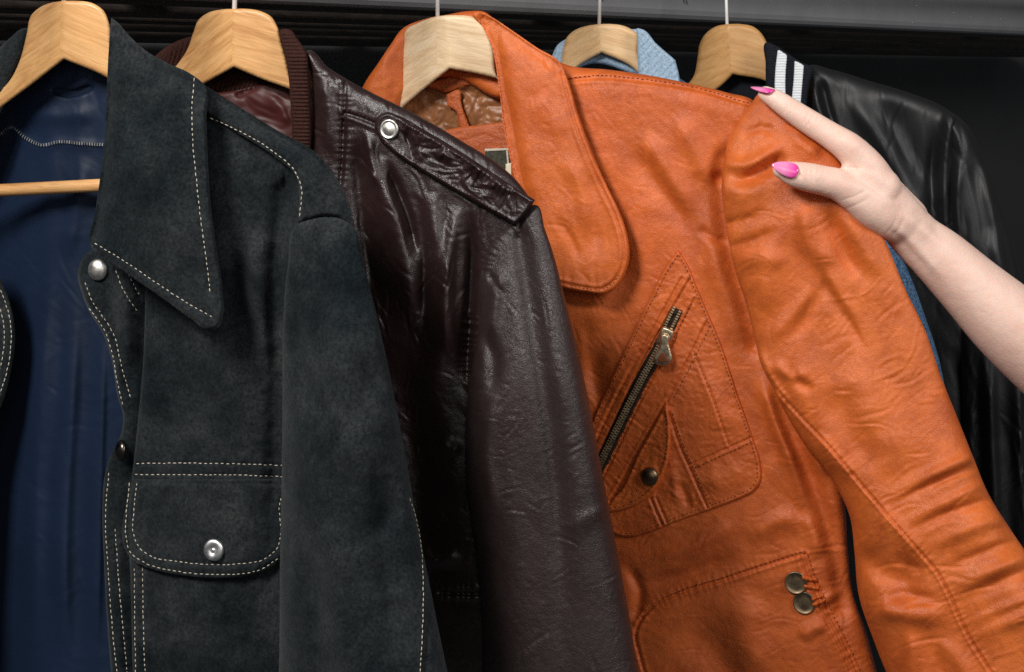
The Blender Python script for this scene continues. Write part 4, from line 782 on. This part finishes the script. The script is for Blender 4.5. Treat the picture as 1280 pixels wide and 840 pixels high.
def limb(pts, dsq=1.0):
    """pts: px, py, depth, radius px; swept rings with round ends, fused afterwards"""
    A = np.array(pts, float); C = unproject(A[:, 0], A[:, 1], A[:, 2]); A = np.column_stack([C, A[:, 3]*A[:, 2]/F])
    L = np.concatenate([[0], np.cumsum(np.linalg.norm(np.diff(C, axis=0), axis=1))]); s_ = np.arange(0, L[-1], .0015)
    m = np.gradient(A, L, axis=0); i = np.clip(np.searchsorted(L, s_, 'right') - 1, 0, len(L)-2); h = (L[i+1]-L[i])[:, None]; u = ((s_-L[i])/h[:, 0])[:, None]
    Q = (2*u**3-3*u**2+1)*A[i] + (u**3-2*u*u+u)*h*m[i] + (-2*u**3+3*u*u)*A[i+1] + (u**3-u*u)*h*m[i+1]
    T = np.gradient(Q[:, :3], axis=0); T /= np.linalg.norm(T, axis=1)[:, None]
    cs, rs, ts = [], [], []
    for k in range(8, 0, -1):
        q = math.sin(k/8*math.pi/2); cs.append(Q[0, :3] - T[0]*Q[0, 3]*q); rs.append(max(Q[0, 3]*math.sqrt(max(0, 1-q*q)), 1e-5)); ts.append(T[0])
    for k in range(len(Q)): cs.append(Q[k, :3]); rs.append(Q[k, 3]); ts.append(T[k])
    for k in range(1, 9):
        q = math.sin(k/8*math.pi/2); cs.append(Q[-1, :3] + T[-1]*Q[-1, 3]*q); rs.append(max(Q[-1, 3]*math.sqrt(max(0, 1-q*q)), 1e-5)); ts.append(T[-1])
    b0 = len(HV); n = 40
    for c, r_, t in zip(cs, rs, ts):
        v = np.array([0, 1.0, 0]); v = v - t*(v @ t); v /= np.linalg.norm(v); u_ = np.cross(v, t)
        for k in range(n):
            a = 2*math.pi*k/n; HV.append(c + r_*(u_*math.cos(a) + v*math.sin(a)*dsq))
    for i in range(len(cs)-1):
        for k in range(n):
            j = (k+1) % n; HF.append((b0+i*n+k, b0+i*n+j, b0+(i+1)*n+j, b0+(i+1)*n+k))
    HF.append(tuple(range(b0+n-1, b0-1, -1))); e = b0+(len(cs)-1)*n; HF.append(tuple(range(e, e+n)))
limb([(1118, 266, 1.262, 28), (1134, 284, 1.264, 31), (1146, 297, 1.266, 32), (1172, 319, 1.266, 36), (1215, 360, 1.264, 42), (1255, 398, 1.262, 49), (1320, 455, 1.260, 55), (1420, 540, 1.258, 58), (1480, 592, 1.258, 56)], 1.2)
limb([(1132, 276, 1.258, 27), (1104, 244, 1.254, 27), (1082, 208, 1.252, 23.5), (1062, 186, 1.253, 20), (1036, 168, 1.258, 17), (1012, 153, 1.264, 16), (988, 137, 1.270, 14.5), (966, 122, 1.277, 12), (957, 117, 1.280, 10)])
limb([(1136, 282, 1.258, 27), (1112, 272, 1.252, 28), (1088, 257, 1.247, 27), (1068, 243, 1.244, 22.5), (1048, 231, 1.243, 20.5), (1030, 226, 1.242, 19), (1012, 222, 1.241, 18.5), (994, 218, 1.241, 16.5), (981, 214, 1.242, 13), (975, 212, 1.242, 10.5)])
limb([(1100, 236, 1.250, 27), (1082, 224, 1.248, 23), (1070, 220, 1.247, 18), (1062, 214, 1.249, 13)])
limb([(1134, 272, 1.275, 26), (1104, 240, 1.275, 25), (1078, 206, 1.275, 20), (1060, 188, 1.277, 17), (1040, 174, 1.284, 14), (1016, 166, 1.315, 13), (1004, 180, 1.338, 12), (1000, 205, 1.340, 9)])
limb([(1138, 276, 1.290, 24), (1110, 246, 1.297, 23), (1084, 214, 1.298, 18), (1066, 196, 1.300, 15), (1048, 184, 1.312, 13), (1030, 182, 1.336, 12), (1018, 198, 1.346, 11), (1014, 218, 1.344, 9)])
limb([(1142, 282, 1.302, 22), (1118, 256, 1.315, 21), (1096, 228, 1.318, 16), (1080, 212, 1.320, 13), (1064, 202, 1.330, 11.5), (1050, 206, 1.344, 10.5), (1042, 220, 1.346, 8.5)])
meh = bpy.data.meshes.new('hand_src'); meh.from_pydata([v.tolist() for v in HV], [], HF); meh.update()
oh = bpy.data.objects.new('hand_src', meh); COL.objects.link(oh)
md = oh.modifiers.new('r', 'REMESH'); md.mode = 'VOXEL'; md.voxel_size = .0009
ms = oh.modifiers.new('s', 'SMOOTH'); ms.factor = .5; ms.iterations = 34
dg = bpy.context.evaluated_depsgraph_get(); me2 = bpy.data.meshes.new_from_object(oh.evaluated_get(dg))
bpy.data.objects.remove(oh)
co = np.zeros(len(me2.vertices)*3); me2.vertices.foreach_get('co', co); co = co.reshape(-1, 3)
no = np.zeros(len(me2.vertices)*3); me2.vertices.foreach_get('normal', no); no = no.reshape(-1, 3)
hx = co[:, 0]/co[:, 1]*F + 640; hy = HY - (co[:, 2] - CZ)/co[:, 1]*F
hand_folds = [([(1062, 176), (1068, 182)], 11, 11, 2.6, 0), ([(1050, 213), (1062, 209), (1078, 212)], 2.0, 3.0, -2.2), ([(1056, 222), (1085, 238), (1128, 262)], 6, 8, 1.8), ([(1066, 214), (1090, 226), (1125, 246)], 6, 7, -1.2),
    ([(1046, 252), (1066, 246), (1086, 236)], 1.6, 2.2, -.6), ([(1054, 262), (1074, 254), (1092, 244)], 1.6, 2.4, -.5), ([(1112, 300), (1124, 286), (1132, 268)], 2.0, 3.0, -.6), ([(1104, 296), (1116, 282), (1122, 268)], 1.6, 2.6, -.5),
    ([(1118, 292), (1148, 326), (1180, 366)], 5, 6, -1.1, 2), ([(1128, 290), (1158, 322), (1190, 360)], 6, 6, 1.3, 2), ([(1126, 262), (1150, 284), (1180, 310)], 7, 7, 1.8), ([(1138, 258), (1160, 276), (1185, 298)], 5, 6, -.9),
    ([(1012, 139), (1008, 147), (1004, 156)], 1.3, 1.5, -1.1), ([(1018, 142), (1013, 151), (1009, 160)], 1.3, 1.5, -1.2), ([(1024, 146), (1019, 155)], 1.3, 1.5, -.9), ([(986, 128), (983, 135), (979, 144)], 1.2, 1.5, -.9), ([(991, 130), (988, 137)], 1.2, 1.5, -.8), ([(1015, 146), (1020, 149)], 9, 9, 1.2, 0),
    ([(1012, 208), (1009, 216), (1012, 226)], 1.2, 1.6, -1.0), ([(1017, 207), (1015, 217), (1018, 230)], 1.3, 1.6, -1.2), ([(1023, 209), (1022, 218)], 1.2, 1.6, -.8), ([(1020, 216), (1022, 220)], 9, 9, 1.0, 0), ([(1000, 212), (1001, 221)], 2, 2, -1.2, 0), ([(1050, 226), (1056, 232)], 10, 10, 1.8, 0)]
dh = fold_h(hx, hy, hand_folds) + .2*fbm(hx, hy, 16, 9, 2)
co = co + no*(dh*.00066*np.clip(-no[:, 1]*2.0, 0, 1))[:, None]
co -= np.array(R_P.location); me2.vertices.foreach_set('co', co.ravel())
me2.polygons.foreach_set('use_smooth', [True]*len(me2.polygons)); me2.materials.clear(); me2.materials.append(skin_mat()); me2.update()
arm_o = bpy.data.objects.new('arm', me2); COL.objects.link(arm_o); arm_o.parent = R_P
m_nail, nt_, b_, tc_ = nodes('pink_polish_shaded_base')
at_ = N(nt_, 'ShaderNodeAttribute', attribute_name='along'); nt_.links.new(ramp(nt_, at_.outputs['Fac'], (.80, .05, .36), (.86, .26, .50), .12, .5), b_.inputs['Base Color'])  # pink polish; deeper pink at the base paints in reflection and shade
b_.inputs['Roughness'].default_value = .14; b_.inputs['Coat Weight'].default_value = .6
def nail(c, dl, dw, L, Wd, curve=.35, th=.0006):
    """almond nail: c base point, dl direction to tip, dw across"""
    dl = np.array(dl, float); dl /= np.linalg.norm(dl); dw = np.array(dw, float); dw -= dl*(dw @ dl); dw /= np.linalg.norm(dw)
    nn = np.cross(dl, dw)
    if nn[1] > 0 and abs(nn[1]) > .4: nn = -nn
    if abs(nn[1]) <= .4 and nn[2] < 0: nn = -nn
    nu, nv = 14, 9; V = []; Fc = []
    for lay in (1, -1):
        for i in range(nu+1):
            u = i/nu; wv = Wd*(math.sqrt(max(0, 1-(1-min(u/.22, 1))**2)) if u < .22 else 1)*(1 if u < .3 else (max(0, 1-((u-.3)/.7)**1.9))**.72)
            wv = max(wv, Wd*.04)
            for j in range(nv+1):
                v = j/nv*2-1
                V.append(c + dl*L*u + dw*wv*v + nn*(-curve*Wd*(v*wv/Wd)**2 - .12*L*(u-.35)**2*1.2 + th*lay + .0006))
    K = (nu+1)*(nv+1)
    for lay in (0, 1):
        for i in range(nu):
            for j in range(nv):
                a = lay*K + i*(nv+1)+j; q = (a, a+1, a+nv+2, a+nv+1); Fc.append(q if lay == 0 else q[::-1])
    ring = [i*(nv+1) for i in range(nu+1)] + [nu*(nv+1)+j for j in range(1, nv+1)] + [i*(nv+1)+nv for i in range(nu-1, -1, -1)] + [j for j in range(nv-1, 0, -1)]
    for a, b in zip(ring, ring[1:]+ring[:1]): Fc.append((a, b, b+K, a+K))
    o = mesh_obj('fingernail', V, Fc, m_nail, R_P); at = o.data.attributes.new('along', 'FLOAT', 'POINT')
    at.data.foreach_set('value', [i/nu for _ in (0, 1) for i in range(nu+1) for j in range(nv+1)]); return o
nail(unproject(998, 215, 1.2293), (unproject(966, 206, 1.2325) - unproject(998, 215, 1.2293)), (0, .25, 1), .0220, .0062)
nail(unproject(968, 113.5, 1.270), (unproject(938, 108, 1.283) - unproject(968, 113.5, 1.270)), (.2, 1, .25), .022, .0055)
